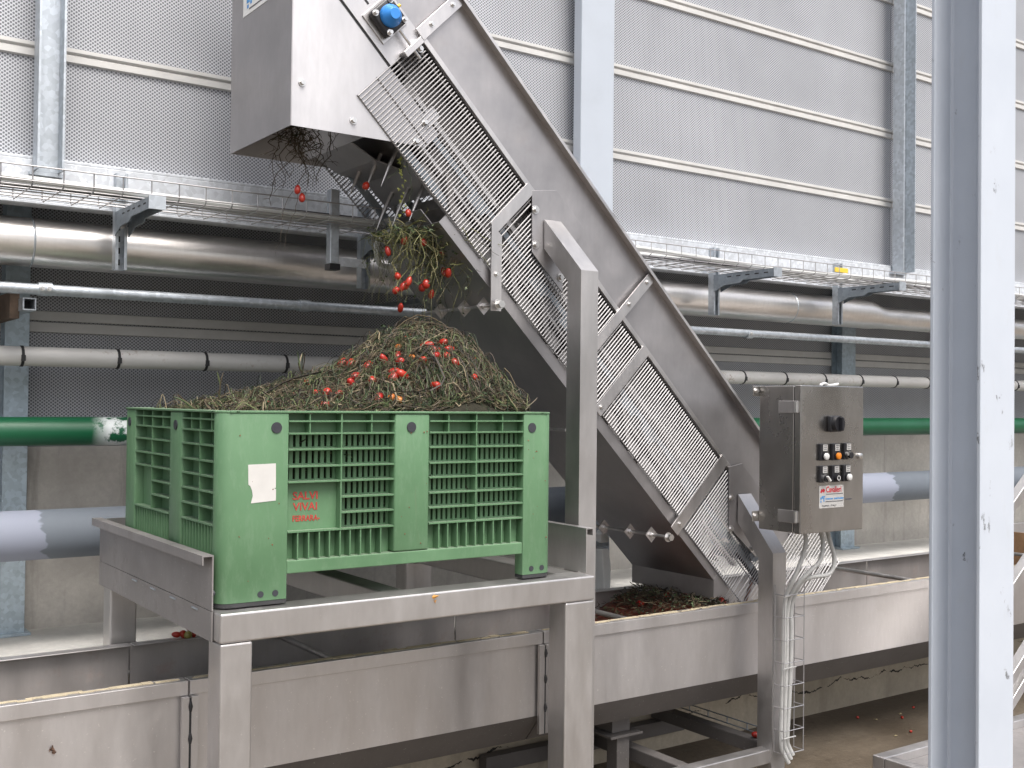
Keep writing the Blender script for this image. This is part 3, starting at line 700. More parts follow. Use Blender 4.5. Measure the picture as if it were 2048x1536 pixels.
# wire guards
def guard(a0, a1, b0, b1, y, longs, pitch=.0142, r=.0029, name='wire_guard'):
    m = MB(); a = a0
    while a <= a1:
        m.tube([C(a, b0, y), C(a, b1, y)], r, 4, False); a += pitch
    for b in longs: m.tube([C(a0 - .004, b, y + 2 * r), C(a1 + .004, b, y + 2 * r)], r * 1.1, 4, False)
    o = m.obj(name, 'guard_wire', cv, True); o['kind'] = 'stuff'; return o
gy = YN - .012
guard(-1.265, -.512, 2.041, 2.385, gy, (2.043, 2.152, 2.265, 2.37))
guard(-2.06, -1.285, 2.047, 2.385, gy, (2.05, 2.15, 2.27, 2.375))
guard(-2.735, -2.115, 2.047, 2.385, gy, (2.05, 2.155, 2.275, 2.375))
guard(-3.32, -2.79, 2.03, 2.385, gy, (2.035, 2.15, 2.28, 2.375))
guard(-3.70, -3.335, 2.16, 2.62, gy + .004, (2.17, 2.32, 2.47, 2.61), .018, .0024)
for a0, a1 in ((-1.265, -.512), (-2.06, -1.285), (-2.735, -2.115), (-3.32, -2.79)): guard(a0, a1, 2.041, 2.385, YF + .008, (2.05, 2.2, 2.37), .0155)
guard(-3.70, -3.335, 2.16, 2.62, YF + .004, (2.17, 2.39, 2.61), .022, .0018)
m = MB(); y = YN
while y < YF: m.tube([C(-3.70, 2.17, y), C(-3.70, 2.61, y)], .0018, 4, False); y += .024
o = m.obj('wire_guard', 'guard_wire', cv, True); o['kind'] = 'stuff'
# far fine perforated sheet seen through the guards
m = MB()
for k in range(170):
    a = -3.05 + k * .0150; m.tube([C(a, 2.29, YN + .06), C(a, 2.39, YN + .06)], .0015, 4, False)
for k in range(7): m.tube([C(-3.05, 2.295 + k * .0150, YN + .058), C(-.53, 2.295 + k * .0150, YN + .058)], .0015, 4, False)
o = m.obj('inner_wire_screen', 'guard_wire', cv, True); o['kind'] = 'stuff'
for b0_, b1_, y_ in ((2.288, 2.39, YN + .085), (2.245, 2.283, YN + .045), (2.165, 2.228, YN + .075), (2.072, 2.140, YN + .060)):
    for a0_, a1_ in ((-1.17, -.60), (-1.80, -1.20), (-2.42, -1.83), (-3.05, -2.45)):
        if b1_ < 2.23 and a0_ > -1.19: a1_ = -.86
        cbox(a0_, a1_, b0_, b1_, y_, y_ + .002).obj('inner_sheet', 'steel_inner', cv)
# chain guides, return belt and cleats inside
for y in (YN + .035, YF - .05):
    cbox(-3.2, -.66, 2.255, 2.272, y, y + .02).obj('chain_guide', 'steel', cv)
    cbox(-3.2, -.66, 2.150, 2.162, y, y + .03).obj('chain_guide', 'steel', cv)
    cbox(-3.3, -.6, 2.210, 2.235, y + .004, y + .012).obj('roller_chain', 'galv_dark', cv)
    cbox(-1.06, -.60, 2.075, 2.105, y, y + .015).obj('chain_rail', 'galv_dark', cv)
cbox(-3.15, -.6, 2.415, 2.420, YN + .03, YF - .03).obj('carrying_belt', plain('dark_belt', (.06, .055, .05), .7, 0, .3, 14), cv)
cbox(-3.15, -1.06, 2.128, 2.132, YN + .09, YF - .03).obj('return_belt', plain('grey_belt', (.20, .19, .185), .7, 0, .3, 14), cv)
M['cleat'] = plain('grey_cleat', (.22, .21, .205), .6, .3, .35, 14)
k = 0; a = -3.02
while a < -.62:
    if a < -1.12: cprism([(a, 2.133), (a + .006, 2.133), (a + .055, 2.245), (a + .047, 2.248)], YN + .09, YF - .06).obj('cleat', M['cleat'], cv)
    if a > -1.1 or k % 2 == 0:
        for j in range(3):
            y = YN + .14 + j * .13
            MB().tube([C(a + .02, 2.15, y), C(a - .02, 2.04 if a > -1.05 else 2.10, y), C(a - .05, 1.97 if a > -1.05 else 2.08, y)], [.009, .008, .001], 8).obj('tine', 'steel', cv, True)
    a += .172; k += 1
for k_, a in enumerate((-2.98, -2.70, -2.36, -2.20, -1.74, -1.52, -1.10)):
    cprism([(a, 2.07), (a + .02, 2.06), (a + .16, 2.16), (a + .13, 2.175)], YN + .02, YN + .055).obj('paddle', M['cleat'], cv)
    cprism([(a - .05, 2.16), (a + .04, 2.17), (a + .02, 2.215), (a - .07, 2.20)], YN + .02, YN + .045).obj('chain_link', 'galv_dark', cv)
cprism([(-.60, 2.005), (-.604, 2.002), (-.76, 2.05), (-.86, 2.115), (-.857, 2.119), (-.757, 2.054)], YN + .20, YF - .03).obj('discharge_lip', SP, cv)
cprism([(-.64, 2.12), (-.64, 2.124), (-1.0, 2.134), (-1.0, 2.13)], YN + .10, YF - .03).obj('return_pan', SP, cv)
MB().tube([C(-3.24, 2.26, YN + .01), C(-3.24, 2.26, YF - .01)], .035, 16).obj('tail_shaft', 'galv_dark', cv, True)
# tail arms reaching into the trough
for y in (YN + .06, YF - .2):
    cbox(-3.46, -3.20, 2.215, 2.25, y, y + .02).obj('tail_arm', 'dark_gap', cv)
    MB().tube([C(-3.38, 2.22, y + .03), C(-3.44, 2.06, y + .03)], .008, 8).obj('tine', plain('rusty_tine', (.22, .10, .06), .6, .3, .3, 20), cv, True)
# diagonal flat straps with bolts
def strap(a, b0, b1, w=.045, y=YN - .019, bolts=()):
    o = cbox(a - w / 2, a + w / 2, b0, b1, y - .005, y).obj('strap', 'steel', cv, False, .001)
    for b in bolts: MB().hexbolt(C(a, b, y - .005), (0, -1, 0), .007, .010).obj('bolt', 'bolt', o)
strap(-.497, 2.40, 2.645, .05, YN - .019, (2.47, 2.60))
strap(-1.215, 2.16, 2.405, .05, YN - .019, ())
strap(-1.883, 2.06, 2.642, .045, YN - .019, (2.47, 2.61))
strap(-2.085, 2.03, 2.405, .05, YN - .019, (2.06,))
strap(-2.757, 1.975, 2.41, .055, YN - .019, (2.02,))
# vertical drop of the second strap down to the tie rod
hang = MB().prism([C(-1.192, 2.165, YN - .0245), C(-1.24, 2.165, YN - .0245), Vector((2.424, YN - .0245, .64)), Vector((2.424, YN - .0245, .348)), Vector((2.376, YN - .0245, .348)), Vector((2.376, YN - .0245, .685))], (0, .005, 0)).obj('strap', 'steel', cv, False, .001)
MB().hexbolt((2.40, YN - .025, .49), (0, -1, 0), .007, .010).obj('bolt', 'bolt', hang)
# tie rods under the belly with nuts and diamond lugs
def tie_rod(X, Z, y0, y1):
    r_ = MB().tube([(X, y0, Z), (X, y1, Z)], .0075, 10).obj('tie_rod', 'steel', cv, True)
    MB().cyl((X, y0 - .006, Z), (0, -1, 0), .015, .02, 6).obj('nut', 'bolt', r_)
    MB().cyl((X, y0 - .006, Z), (0, 1, 0), .021, .004, 16).obj('washer', 'bolt', r_)
    for y in (y0 + .10, y0 + .24, y0 + .42):
        MB().prism([(X - .035, y, Z), (X, y, Z - .035), (X + .035, y, Z), (X, y, Z + .035)], (0, .005, 0)).obj('lug', 'steel', r_)
        MB().cyl((X, y - .001, Z), (0, -1, 0), .013, .010, 6).obj('nut', 'bolt', r_)
tie_rod(2.40, .372, YN - .04, YF - .02); tie_rod(3.29, -.572, YN - .04, YF - .06)
MB().tube([(2.845, YN + .1, -.115), (2.845, YF + .02, -.115)], .0075, 10).obj('tie_rod', 'steel', cv, True)
# belly end tabs
for y in (YN + .07, YN + .27): cprism([(-1.052, 2.004), (-.985, 2.004), (-.985, 2.008), (-1.052, 2.008)], y, y + .09).obj('belly_tab', SP, cv)
# gussets, mitred arms and posts
def leg_frame(gz, ax, az, xpost, ztop, yp0):
    o = MB().prism(gz, (0, .006, 0)).obj('gusset', SP, cv, False, .001)
    for p in ((.1, .2), (.1, .8), (.8, .75)): pass
    w = .042
    y_a, y_p = YN - .03, yp0 + .042
    # arm: square tube falling towards the post, cut on a mitre
    m = MB()
    d = Vector((xpost - ax, y_p - y_a, ztop - .045 - az)); sx = Vector((w, 0, 0)); n_ = d.normalized(); uz = sx.normalized().cross(n_); uz = uz if uz.z > 0 else -uz; uz *= w
    A = Vector((ax, y_a, az)); q = []
    for sgn in ((-1, -1), (1, -1), (1, 1), (-1, 1)):
        p = A + sx * sgn[0] + uz * sgn[1]; q.append(p + d.normalized() * ((y_a - p.y) / d.normalized().y))
    e = []
    for i, sgn in enumerate(((-1, -1), (1, -1), (1, 1), (-1, 1))):
        p = q[i]; ty = y_p + w * (1 if sgn[1] < 0 else -1); e.append(p + d.normalized() * ((ty - p.y) / d.normalized().y) + Vector((xpost - ax, 0, 0)) * 0)
    m.add(q + e, [(0, 1, 2, 3), (7, 6, 5, 4), (0, 4, 5, 1), (1, 5, 6, 2), (2, 6, 7, 3), (3, 7, 4, 0)])
    m.obj('support_arm', 'steel_table', cv)
    zt_in, zt_out = min(e[0].z, e[1].z), max(e[2].z, e[3].z)
    x0, x1 = min(p.x for p in e), max(p.x for p in e)
    p_ = MB(); yb_, yf_ = y_p + w, y_p - w
    p_.add([(x0, yf_, GZ), (x1, yf_, GZ), (x1, yb_, GZ), (x0, yb_, GZ), e[3], e[2], e[1], e[0]], [(0, 3, 2, 1), (4, 5, 6, 7), (0, 1, 5, 4), (1, 2, 6, 5), (2, 3, 7, 6), (3, 0, 4, 7)])
    p_.obj('support_post', 'steel_table', cv)
    MB().box(x0 - .04, x1 + .04, yf_ - .04, yb_ + .04, GZ, GZ + .01).obj('base_plate', 'steel_table', cv)
    return o
yg = YN - .0245
g1 = leg_frame([C(-1.226, 2.403, yg), C(-1.40, 2.233, yg), C(-1.615, 2.235, yg), C(-1.54, 2.31, yg), C(-1.50, 2.50, yg), C(-1.30, 2.50, yg)], 2.665, .665, 2.67, .53, 3.29)
for p in ((2.582, .758), (2.585, .62), (2.71, .50)): MB().hexbolt((p[0], yg, p[1]), (0, -1, 0), .011, .014).obj('bolt', 'bolt', g1)
g2 = leg_frame([C(-2.80, 2.40, yg), C(-2.993, 2.213, yg), C(-3.22, 2.232, yg), C(-3.20, 2.30, yg), C(-3.05, 2.47, yg), C(-2.85, 2.47, yg)], 3.772, -.47, 3.765, -.62, 3.305)
for p in ((3.69, -.42), (3.69, -.56), (3.83, -.66)): MB().hexbolt((p[0], yg, p[1]), (0, -1, 0), .010, .013).obj('bolt', 'bolt', g2)
# base frame of the conveyor
bfm = 'steel_table'
MB().box(2.75, 3.745, 3.315, 3.375, -1.56, -1.50).obj('base_rail', bfm, cv, False, .004)
for x in (3.24, 3.77): MB().box(x, x + .06, 3.378, 4.13, -1.562, -1.502).obj('cross_rail', 'steel_grimy_shaded', cv, False, .004)
MB().box(2.75, 3.95, 4.075, 4.135, -1.64, -1.57).obj('base_rail', 'steel_grimy_shaded', cv, False, .004)
# wire ladder beside the cross rail
m = MB()
for z in (-1.47, -1.44): m.tube([(3.86, 3.42, z - .03), (3.86, 4.12, z - .03)], .003, 5)
for k in range(6): m.tube([(3.86, 3.45 + k * .125, -1.5), (3.86, 3.45 + k * .125, -1.47)], .003, 5)
o = m.obj('wire_ladder', 'galv_dark', cv); o['kind'] = 'stuff'

# discharge hood
HX = 1.556
hood = [(HX, .94), (2.09, .94), (2.142, .998), (1.93, 1.2125), (1.762, 1.38), (HX, 1.586)]
HS = 'steel_bright'
MB().prism([(x, YN - .005, z) for x, z in hood], (0, .0045, 0)).obj('hood_front', HS, cv)
MB().prism([(x, YF + .0045, z) for x, z in hood], (0, .0045, 0)).obj('hood_back', HS, cv)
MB().box(HX - .004, HX, YN - .005, YF + .009, .94, 2.19).obj('hood_side', 'steel_plate', cv)  # darker steel than the hood front paints the shade of this left face
MB().prism([(HX + .002, YN + .0005, 1.30), (HX + .002, YN + .0005, 1.304), (1.86, YN + .0005, .955), (1.855, YN + .0005, .95)], (0, YF - YN - .001, 0)).obj('hood_chute', SP, cv)
cbox(-.25, -.09, 2.12, 2.125, YN + .005, YF - .005).obj('hood_roof', SP, cv)
for x, z in ((1.592, 1.093), (1.79, .992), (2.047, .955)): MB().hexbolt((x, YN - .005, z), (0, -1, 0), .009, .013).obj('bolt', 'bolt', cv)
sg = MB().box(HX - .006, HX - .0042, 3.745, 3.99, 1.432, 1.60).obj('rating_plate', 'white_plastic', cv)
for k, (y0, z0, y1, z1) in enumerate(((3.955, 1.475, 3.925, 1.515), (3.92, 1.465, 3.905, 1.50), (3.95, 1.455, 3.935, 1.468), (3.90, 1.49, 3.78, 1.505))): MB().box(HX - .0068, HX - .0062, y0, y1, z0, z1).obj('plate_mark', 'blue_ink', sg)
MB().box(HX - .0068, HX - .0062, 3.93, 3.79, 1.447, 1.452).obj('plate_mark', 'dark_ink', sg)
# bearing plate, slot line, flange bearing with blue cap, adjuster
bp = cprism([(-.512, 2.227), (.02, 2.227), (.2, 2.41), (-.50, 2.41)], YN - .0105, YN - .0055).obj('bearing_plate', HS, cv, False, .0008)
cbox(-.512, .015, 2.2195, 2.2255, YN - .0065, YN - .0052).obj('slot', 'dark_gap', cv)
cbox(-.30, .08, 2.300, 2.309, YN - .0112, YN - .0106).obj('slot', 'dark_gap', bp)
BC = (-.376, 2.325)
br = thing_b = cprism([(BC[0] - .062, BC[1] - .072), (BC[0] + .062, BC[1] - .072), (BC[0] + .062, BC[1] + .062), (BC[0] - .062, BC[1] + .062)], YN - .016, YN - .011).obj('bearing_backing', 'steel', cv, False, .001)
hb = cprism([(BC[0] - .055, BC[1] - .045), (BC[0] - .045, BC[1] - .055), (BC[0] + .045, BC[1] - .055), (BC[0] + .055, BC[1] - .045), (BC[0] + .055, BC[1] + .045), (BC[0] + .045, BC[1] + .055), (BC[0] - .045, BC[1] + .055), (BC[0] - .055, BC[1] + .045)], YN - .046, YN - .0165).obj('bearing_housing', 'black_plastic', cv, True, .006)
c0 = C(BC[0], BC[1], YN - .0462)
MB().tube([c0, c0 + Vector((0, -.012, 0)), c0 + Vector((0, -.02, 0)), c0 + Vector((0, -.034, 0)), c0 + Vector((0, -.040, 0))], [.041, .041, .038, .022, .019], 28).obj('bearing_cap', 'blue_plastic', hb, True)
for da, db in ((-.042, -.042), (.042, -.042), (.042, .042), (-.042, .042)): MB().hexbolt(C(BC[0] + da, BC[1] + db, YN - .046), (0, -1, 0), .0075, .016).obj('bolt', 'bolt', hb)
c1 = C(BC[0] + .005, BC[1] + .062, YN - .03); MB().cyl(c1, C(0, 1, 0), .006, .012, 8).obj('grease_nipple', 'yellow', hb)
MB().tube([C(BC[0] - .06, 2.335, YN - .03), C(-.56, 2.335, YN - .03)], .0055, 8).obj('adjuster_screw', 'bolt', cv, True)
cbox(-.525, -.500, 2.285, 2.385, YN - .045, YN - .012).obj('adjuster_block', 'steel', cv, False, .002)
MB().hexbolt(C(-.535, 2.365, YN - .02), (0, -1, 0), .009, .014).obj('bolt', 'bolt', cv)
MB().hexbolt(C(-.745, 2.20, YN - .0055), (0, -1, 0), .009, .016).obj('bolt', 'bolt', cv)
cbox(-.77, -.72, 2.205, 2.27, YN - .0085, YN - .0055).obj('hood_tab', HS, cv)

# ------------------------------------------------------------------ control cabinet
KX0, KX1, KY0, KY1, KZ0, KZ1 = 3.610, 4.018, 3.062, 3.29, -.532, .080
k = thing('control_cabinet', (3.81, 3.18, KZ0), 'brushed steel electrical control cabinet with buttons and rotary switch', 'cabinet')
MB().box(KX0 + .003, KX1 - .003, KY0 + .040, KY1, KZ0, KZ1).obj('cabinet_body', 'steel_box', k, False, .004, 3)
MB().box(KX0 + .006, KX1 - .006, KY0 + .034, KY0 + .0395, KZ0 + .006, KZ1 - .006).obj('door_seal', 'dark_gap', k)
door = MB().box(KX0, KX1, KY0, KY0 + .0335, KZ0 - .002, KZ1 + .002).obj('door', 'steel_box', k, False, .004, 3)
for z in (-.035, -.49):
    h = MB().box(KX0 - .006, KX0 - .0005, KY0 + .012, KY0 + .115, z, z + .052).obj('hinge', 'steel', k, False, .002)
    MB().cyl((KX0 - .004, KY0 + .018, z + .004), (0, 0, 1), .009, .044, 12).obj('hinge_pin', 'bolt', h)
for z in (.035, -.50):
    l = MB().box(KX0 - .035, KX0 + .03, KY1 + .0005, KY1 + .005, z, z + .045).obj('mounting_lug', 'steel_box', k, False, .002)
    MB().hexbolt((KX0 - .018, KY1 + .0005, z + .024), (0, -1, 0), .008, .012).obj('bolt', 'bolt', l)
MB().tube(smooth_path([(3.80, 3.12, KZ1 + .004), (3.83, 3.12, KZ1 + .014), (3.87, 3.13, KZ1 + .006), (3.92, 3.12, KZ1 + .012)]), .006, 6).obj('lifting_loop', 'white_plastic', k, True)
# rotary main switch
y0 = KY0 - .0005
sw = MB().box(3.775, 3.841, y0 - .022, y0, -.112, -.044).obj('rotary_switch', 'black_plastic', door, True, .006)
MB().cyl((3.808, y0 - .0225, -.078), (0, -1, 0), .0325, .020, 28).obj('switch_ring', 'black_plastic', door, True)
MB().box(3.802, 3.814, y0 - .060, y0 - .043, -.106, -.050).obj('switch_handle', 'black_plastic', door, False, .003)
def button(x, z, kind):
    MB().box(x - .0235, x + .0235, y0 - .012, y0, z - .024, z + .046).obj('button_plate', 'black_plastic', door, False, .002)
    MB().box(x - .008, x + .0195, y0 - .0135, y0 - .0122, z + .016, z + .043).obj('button_legend', 'paper', door)
    for j in range(3): MB().box(x - .004, x + .014, y0 - .0142, y0 - .0137, z + .021 + j * .008, z + .0235 + j * .008).obj('legend_print', 'dark_ink', door)
    p = (x + .004, y0 - .0125, z - .006)
    MB().cyl(p, (0, -1, 0), .0165, .006, 20).obj('button_bezel', 'bolt' if kind in ('key', 'sel') else 'black_plastic', door, True)
    q = (p[0], p[1] - .0062, p[2])
    if kind in ('white', 'orange'): MB().tube([q, (q[0], q[1] - .007, q[2]), (q[0], q[1] - .010, q[2])], [.0145, .0140, .010], 20).obj('push_button', 'white_plastic' if kind == 'white' else 'orange_plastic', door, True)
    if kind == 'stop':
        MB().cyl(q, (0, -1, 0), .014, .006, 20).obj('push_button', 'black_plastic', door, True)
        m = MB(); n = 20; vs = []; 
        for i in range(n):
            an = 2 * math.pi * i / n
            for rr in (.0075, .0105): vs.append((q[0] + rr * math.cos(an), q[1] - .0066, q[2] + rr * math.sin(an)))
        m.add(vs, [(2 * i, 2 * i + 1, (2 * i + 3) % (2 * n), (2 * i + 2) % (2 * n)) for i in range(n)]); m.obj('stop_ring', 'white_plastic', door)
    if kind == 'sel':
        MB().cyl(q, (0, -1, 0), .0145, .007, 20).obj('selector_base', 'black_plastic', door, True)
        MB().prism([(q[0] - .010, q[1] - .007, q[2] + .008), (q[0] - .004, q[1] - .007, q[2] + .012), (q[0] + .016, q[1] - .007, q[2] - .008), (q[0] + .009, q[1] - .007, q[2] - .014)], (0, -.012, 0)).obj('selector_lever', 'white_plastic', door, False, .002)
    if kind == 'key':
        MB().cyl(q, (0, -1, 0), .0135, .010, 20).obj('key_barrel', 'black_plastic', door, True)
        MB().cyl((q[0] - .022, q[1] + .002, q[2] + .006), (0, -1, 0), .007, .012, 12).obj('key_ring', 'bolt', door)
for x, z, kd in ((3.744, -.208, 'white'), (3.822, -.208, 'orange'), (3.898, -.206, 'key'), (3.744, -.300, 'sel'), (3.820, -.300, 'stop'), (3.894, -.299, 'white')): button(x, z, kd)
MB().tube([(3.990, y0, -.218), (3.990, y0 - .010, -.218), (3.990, y0 - .012, -.218)], [.014, .013, .008], 18).obj('door_lock', 'bolt', door, True)
lb = MB().box(3.728, 3.886, y0 - .0012, y0, -.432, -.338).obj('maker_label', 'paper', door)
text_obj('label_lettering', 'Cavalieri', .0355, (3.770, y0 - .0018, -.3665), 'red_ink', door, .0006, .80, .0003)
MB().prism([(3.733, y0 - .0022, -.365), (3.743, y0 - .0022, -.349), (3.748, y0 - .0022, -.357), (3.752, y0 - .0022, -.349), (3.764, y0 - .0022, -.356), (3.757, y0 - .0022, -.368), (3.748, y0 - .0022, -.362), (3.741, y0 - .0022, -.368)], (0, .0006, 0)).obj('label_emblem', 'red_ink', door)
MB().box(3.772, 3.880, y0 - .0020, y0 - .0014, -.3755, -.3728).obj('label_rule', 'dark_ink', door)
for (x0_, x1_, z0_, z1_) in ((3.735, 3.742, -.396, -.386), (3.744, 3.752, -.392, -.381), (3.754, 3.764, -.386, -.381), (3.754, 3.760, -.405, -.388), (3.735, 3.741, -.408, -.400)): MB().box(x0_, x1_, y0 - .0020, y0 - .0014, z0_, z1_).obj('label_emblem', 'blue_ink', door)
x = 3.768
while x < 3.878:
    l_ = rng.uniform(.004, .009); MB().box(x, x + l_, y0 - .0020, y0 - .0014, -.397, -.3905).obj('label_print', 'blue_ink', door); x += l_ + .0025 + (.006 if abs(x - 3.81) < .006 else 0)
MB().box(3.768, 3.880, y0 - .0020, y0 - .0014, -.4065, -.4035).obj('label_rule', 'dark_ink', door)
text_obj('label_lettering', 'PARMA - ITALY', .011, (3.745, y0 - .0018, -.4265), 'dark_ink', door, 0, 1.25, .0003)
MB().prism([(3.897, y0 - .001, -.398), (3.93, y0 - .001, -.3965), (3.945, y0 - .001, -.400), (3.925, y0 - .001, -.4045), (3.90, y0 - .001, -.4025)], (0, .0008, 0)).obj('scratch_mark', 'dark_ink', door)
# cables and the wire cable guard on the post
cy = 3.262
def cable(pts, r, label): return tag(MB().tube(smooth_path(pts, 6), r, 10).obj('white_cable', 'cable_white', None, True), label, 'cable')
cable([(3.80, 3.20, KZ0 - .005), (3.80, 3.19, -.58), (3.79, 3.19, -.63), (3.765, 3.20, -.70), (3.752, 3.22, -.76), (3.752, cy, -.86), (3.745, cy, -1.1), (3.737, cy, -1.3), (3.732, cy, -1.44), (3.745, cy, -1.50), (3.772, cy - .01, -1.55)], .0095, 'white cable nearest the post, first out of the cabinet base')
cable([(3.90, 3.20, KZ0 - .005), (3.90, 3.18, -.60), (3.87, 3.17, -.67), (3.81, 3.18, -.72), (3.779, 3.21, -.77), (3.773, cy, -.87), (3.766, cy, -1.1), (3.758, cy, -1.3), (3.753, cy, -1.44), (3.765, cy, -1.49), (3.787, cy - .01, -1.535)], .0095, 'white cable between the other two under the cabinet')
cable([(3.945, 3.20, KZ0 - .005), (3.95, 3.18, -.60), (3.965, 3.17, -.68), (3.93, 3.17, -.735), (3.84, 3.19, -.745), (3.80, 3.22, -.775), (3.795, cy, -.88), (3.797, cy, -1.0), (3.787, cy, -1.25), (3.774, cy, -1.44), (3.783, cy, -1.48), (3.80, cy - .01, -1.52)], .0095, 'white cable bulging farthest right below the cabinet')
t = thing('wire_cable_guard', (3.762, 3.26, -1.52), 'thin wire basket holding the white cables against the post', 'cable guard')
m = MB()
for x_, y_ in ((3.715, 3.285), (3.715, 3.232), (3.842, 3.232), (3.842, 3.285)): m.tube([(x_, y_, -1.50), (x_, y_, -.78)], .0022, 5)
m.obj('long_wires', 'wire', t, True)
m = MB()
for j in range(8):
    z = -.82 - j * .097; m.tube([(3.715, 3.288, z), (3.715, 3.230, z), (3.842, 3.230, z), (3.842, 3.288, z)], .0022, 5)
m.obj('cross_wires', 'wire', t, True)
for z in (-.83, -1.14, -1.44): tag(MB().tube([(3.722, cy - .016, z), (3.762, cy - .020, z + .004), (3.808, cy - .016, z + .002)], .003, 6).obj('cable_tie', 'cable_white', t, True))

# ------------------------------------------------------------------ white column in front
QX0, QX1, QY0, QY1 = 3.680, 3.900, 2.30, 2.508
m = MB(); tf, tw = .015, .010
xm = (QX0 + QX1) / 2
m.prism([(QX0, QY0, GZ), (QX1, QY0, GZ), (QX1, QY0 + tf, GZ), (xm + tw, QY0 + tf, GZ), (xm + tw / 2, QY0 + tf + .012, GZ), (xm + tw / 2, QY1 - tf - .012, GZ), (xm + tw, QY1 - tf, GZ), (QX1, QY1 - tf, GZ), (QX1, QY1, GZ),
         (QX0, QY1, GZ), (QX0, QY1 - tf, GZ), (xm - tw, QY1 - tf, GZ), (xm - tw / 2, QY1 - tf - .012, GZ), (xm - tw / 2, QY0 + tf + .012, GZ), (xm - tw, QY0 + tf, GZ), (QX0, QY0 + tf, GZ)], (0, 0, 5.5))
tag(m.obj('steel_column', 'column', None, False, .003), 'tall chipped pale blue-white steel H column in the right foreground', 'column')
# blue hose behind it and white sheet behind the table
P = smooth_path([(5.05, 4.08, -1.36), (5.2, 4.0, -1.42), (5.45, 3.95, -1.45), (5.8, 3.95, -1.45), (6.3, 4.0, -1.44)])
tag(MB().tube(P, .014, 8).obj('blue_hose', 'hose_blue', None, True), 'dark blue hose hanging below the trough near the column', 'hose')
tag(MB().tube([(3.62, 4.05, -1.40), (3.66, 4.02, -1.46)], .012, 8).obj('blue_hose', 'hose_blue', None, True), 'short blue hose end on the wire ladder under the trough', 'hose')

# ------------------------------------------------------------------ vines and tomatoes
HXS = [1.15, 1.25, 1.4, 1.55, 1.7, 1.85, 1.98, 2.08, 2.18, 2.26, 2.33, 2.39]
HZS = [0, .008, .03, .068, .125, .20, .285, .315, .28, .19, .08, 0]
def hp(x):
    if x <= HXS[0] or x >= HXS[-1]: return 0
    for i in range(len(HXS) - 1):
        if x <= HXS[i + 1]: return HZS[i] + (HZS[i + 1] - HZS[i]) * (x - HXS[i]) / (HXS[i + 1] - HXS[i])
def heap_z(x, y):
    wv = max(0.0, 1 - ((y - 3.53) / .40) ** 2)
    return -.070 + hp(x) * wv ** .8 + .02 * wv + .022 * mnoise.noise(Vector((x * 7, y * 7, 3.3))) + .012 * mnoise.noise(Vector((x * 19, y * 19, 1.3)))
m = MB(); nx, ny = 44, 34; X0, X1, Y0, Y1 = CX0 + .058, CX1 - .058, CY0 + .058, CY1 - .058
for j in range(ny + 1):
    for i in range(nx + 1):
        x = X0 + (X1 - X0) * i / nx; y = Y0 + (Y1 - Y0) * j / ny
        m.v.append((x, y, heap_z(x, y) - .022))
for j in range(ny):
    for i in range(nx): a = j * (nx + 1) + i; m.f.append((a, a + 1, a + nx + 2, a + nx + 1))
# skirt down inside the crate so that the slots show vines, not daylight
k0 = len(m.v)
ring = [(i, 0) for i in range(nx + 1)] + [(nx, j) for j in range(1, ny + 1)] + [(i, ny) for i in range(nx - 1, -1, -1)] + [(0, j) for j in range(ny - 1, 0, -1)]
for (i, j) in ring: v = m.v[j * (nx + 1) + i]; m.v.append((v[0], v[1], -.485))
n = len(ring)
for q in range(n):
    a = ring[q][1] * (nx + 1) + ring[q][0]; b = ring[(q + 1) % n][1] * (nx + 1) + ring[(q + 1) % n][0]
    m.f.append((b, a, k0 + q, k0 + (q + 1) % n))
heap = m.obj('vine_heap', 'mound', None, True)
tag(heap, 'heap of matted green and dry tomato vines piled in the green crate', 'vine heap', None, 'stuff')
def rdir(flat=.35):
    an = rng.uniform(0, 2 * math.pi); return Vector((math.cos(an), math.sin(an), rng.uniform(-flat, flat))).normalized()
def strand(m, p, d, L, r, n=5, curl=.6, sides=3, droop=0.0):
    P = [Vector(p)]; d = Vector(d)
    for i in range(n):
        d = (d + Vector((rng.gauss(0, curl), rng.gauss(0, curl), rng.gauss(0, curl * .7) - droop)) * .5).normalized(); P.append(P[-1] + d * (L / n))
    m.tube(P, [r] * n + [r * .35], sides, False); return P
def surf_strand(m, x, y, L, r, zoff):
    """a stem lying on the heap, following its surface"""
    an = rng.uniform(0, 2 * math.pi); P = []; n = 6; lift = rng.uniform(-.004, .016); arch = rng.choice((0, 0, .01, .025, .05)) * rng.random()
    for i in range(n + 1):
        P.append(Vector((x, y, heap_z(x, y) + zoff + lift + arch * math.sin(math.pi * i / n) + rng.gauss(0, .004))))
        an += rng.gauss(0, .45); x += math.cos(an) * L / n; y += math.sin(an) * L / n
        x = min(max(x, CX0 + .062), CX1 - .062); y = min(max(y, CY0 + .06), CY1 - .06)
    m.tube(P, [r] * n + [r * .4], 3, False)
def hpick():
    while True:
        x = rng.uniform(CX0 + .07, CX1 - .07); y = rng.uniform(CY0 + .07, 3.95)
        if rng.random() < .45 + 1.6 * hp(x): return x, y
dry = MB(); grn = MB(); leafy_later = []
for i in range(5200):
    x, y = hpick(); surf_strand(dry, x, y, rng.uniform(.03, .16), rng.uniform(.0006, .0017), rng.uniform(-.02, .012))
for i in range(3600):
    x, y = hpick(); surf_strand(grn, x, y, rng.uniform(.02, .09), rng.uniform(.0006, .0016), rng.uniform(-.015, .014))
for i in range(1100):
    x = rng.uniform(CX0 + .08, CX1 - .075); y = rng.uniform(CY0 + .06, CY0 + .14); surf_strand(dry if rng.random() < .6 else grn, x, y, rng.uniform(.03, .14), rng.uniform(.0007, .0019), rng.uniform(-.02, .012))
    leafy_later.append((x, y))
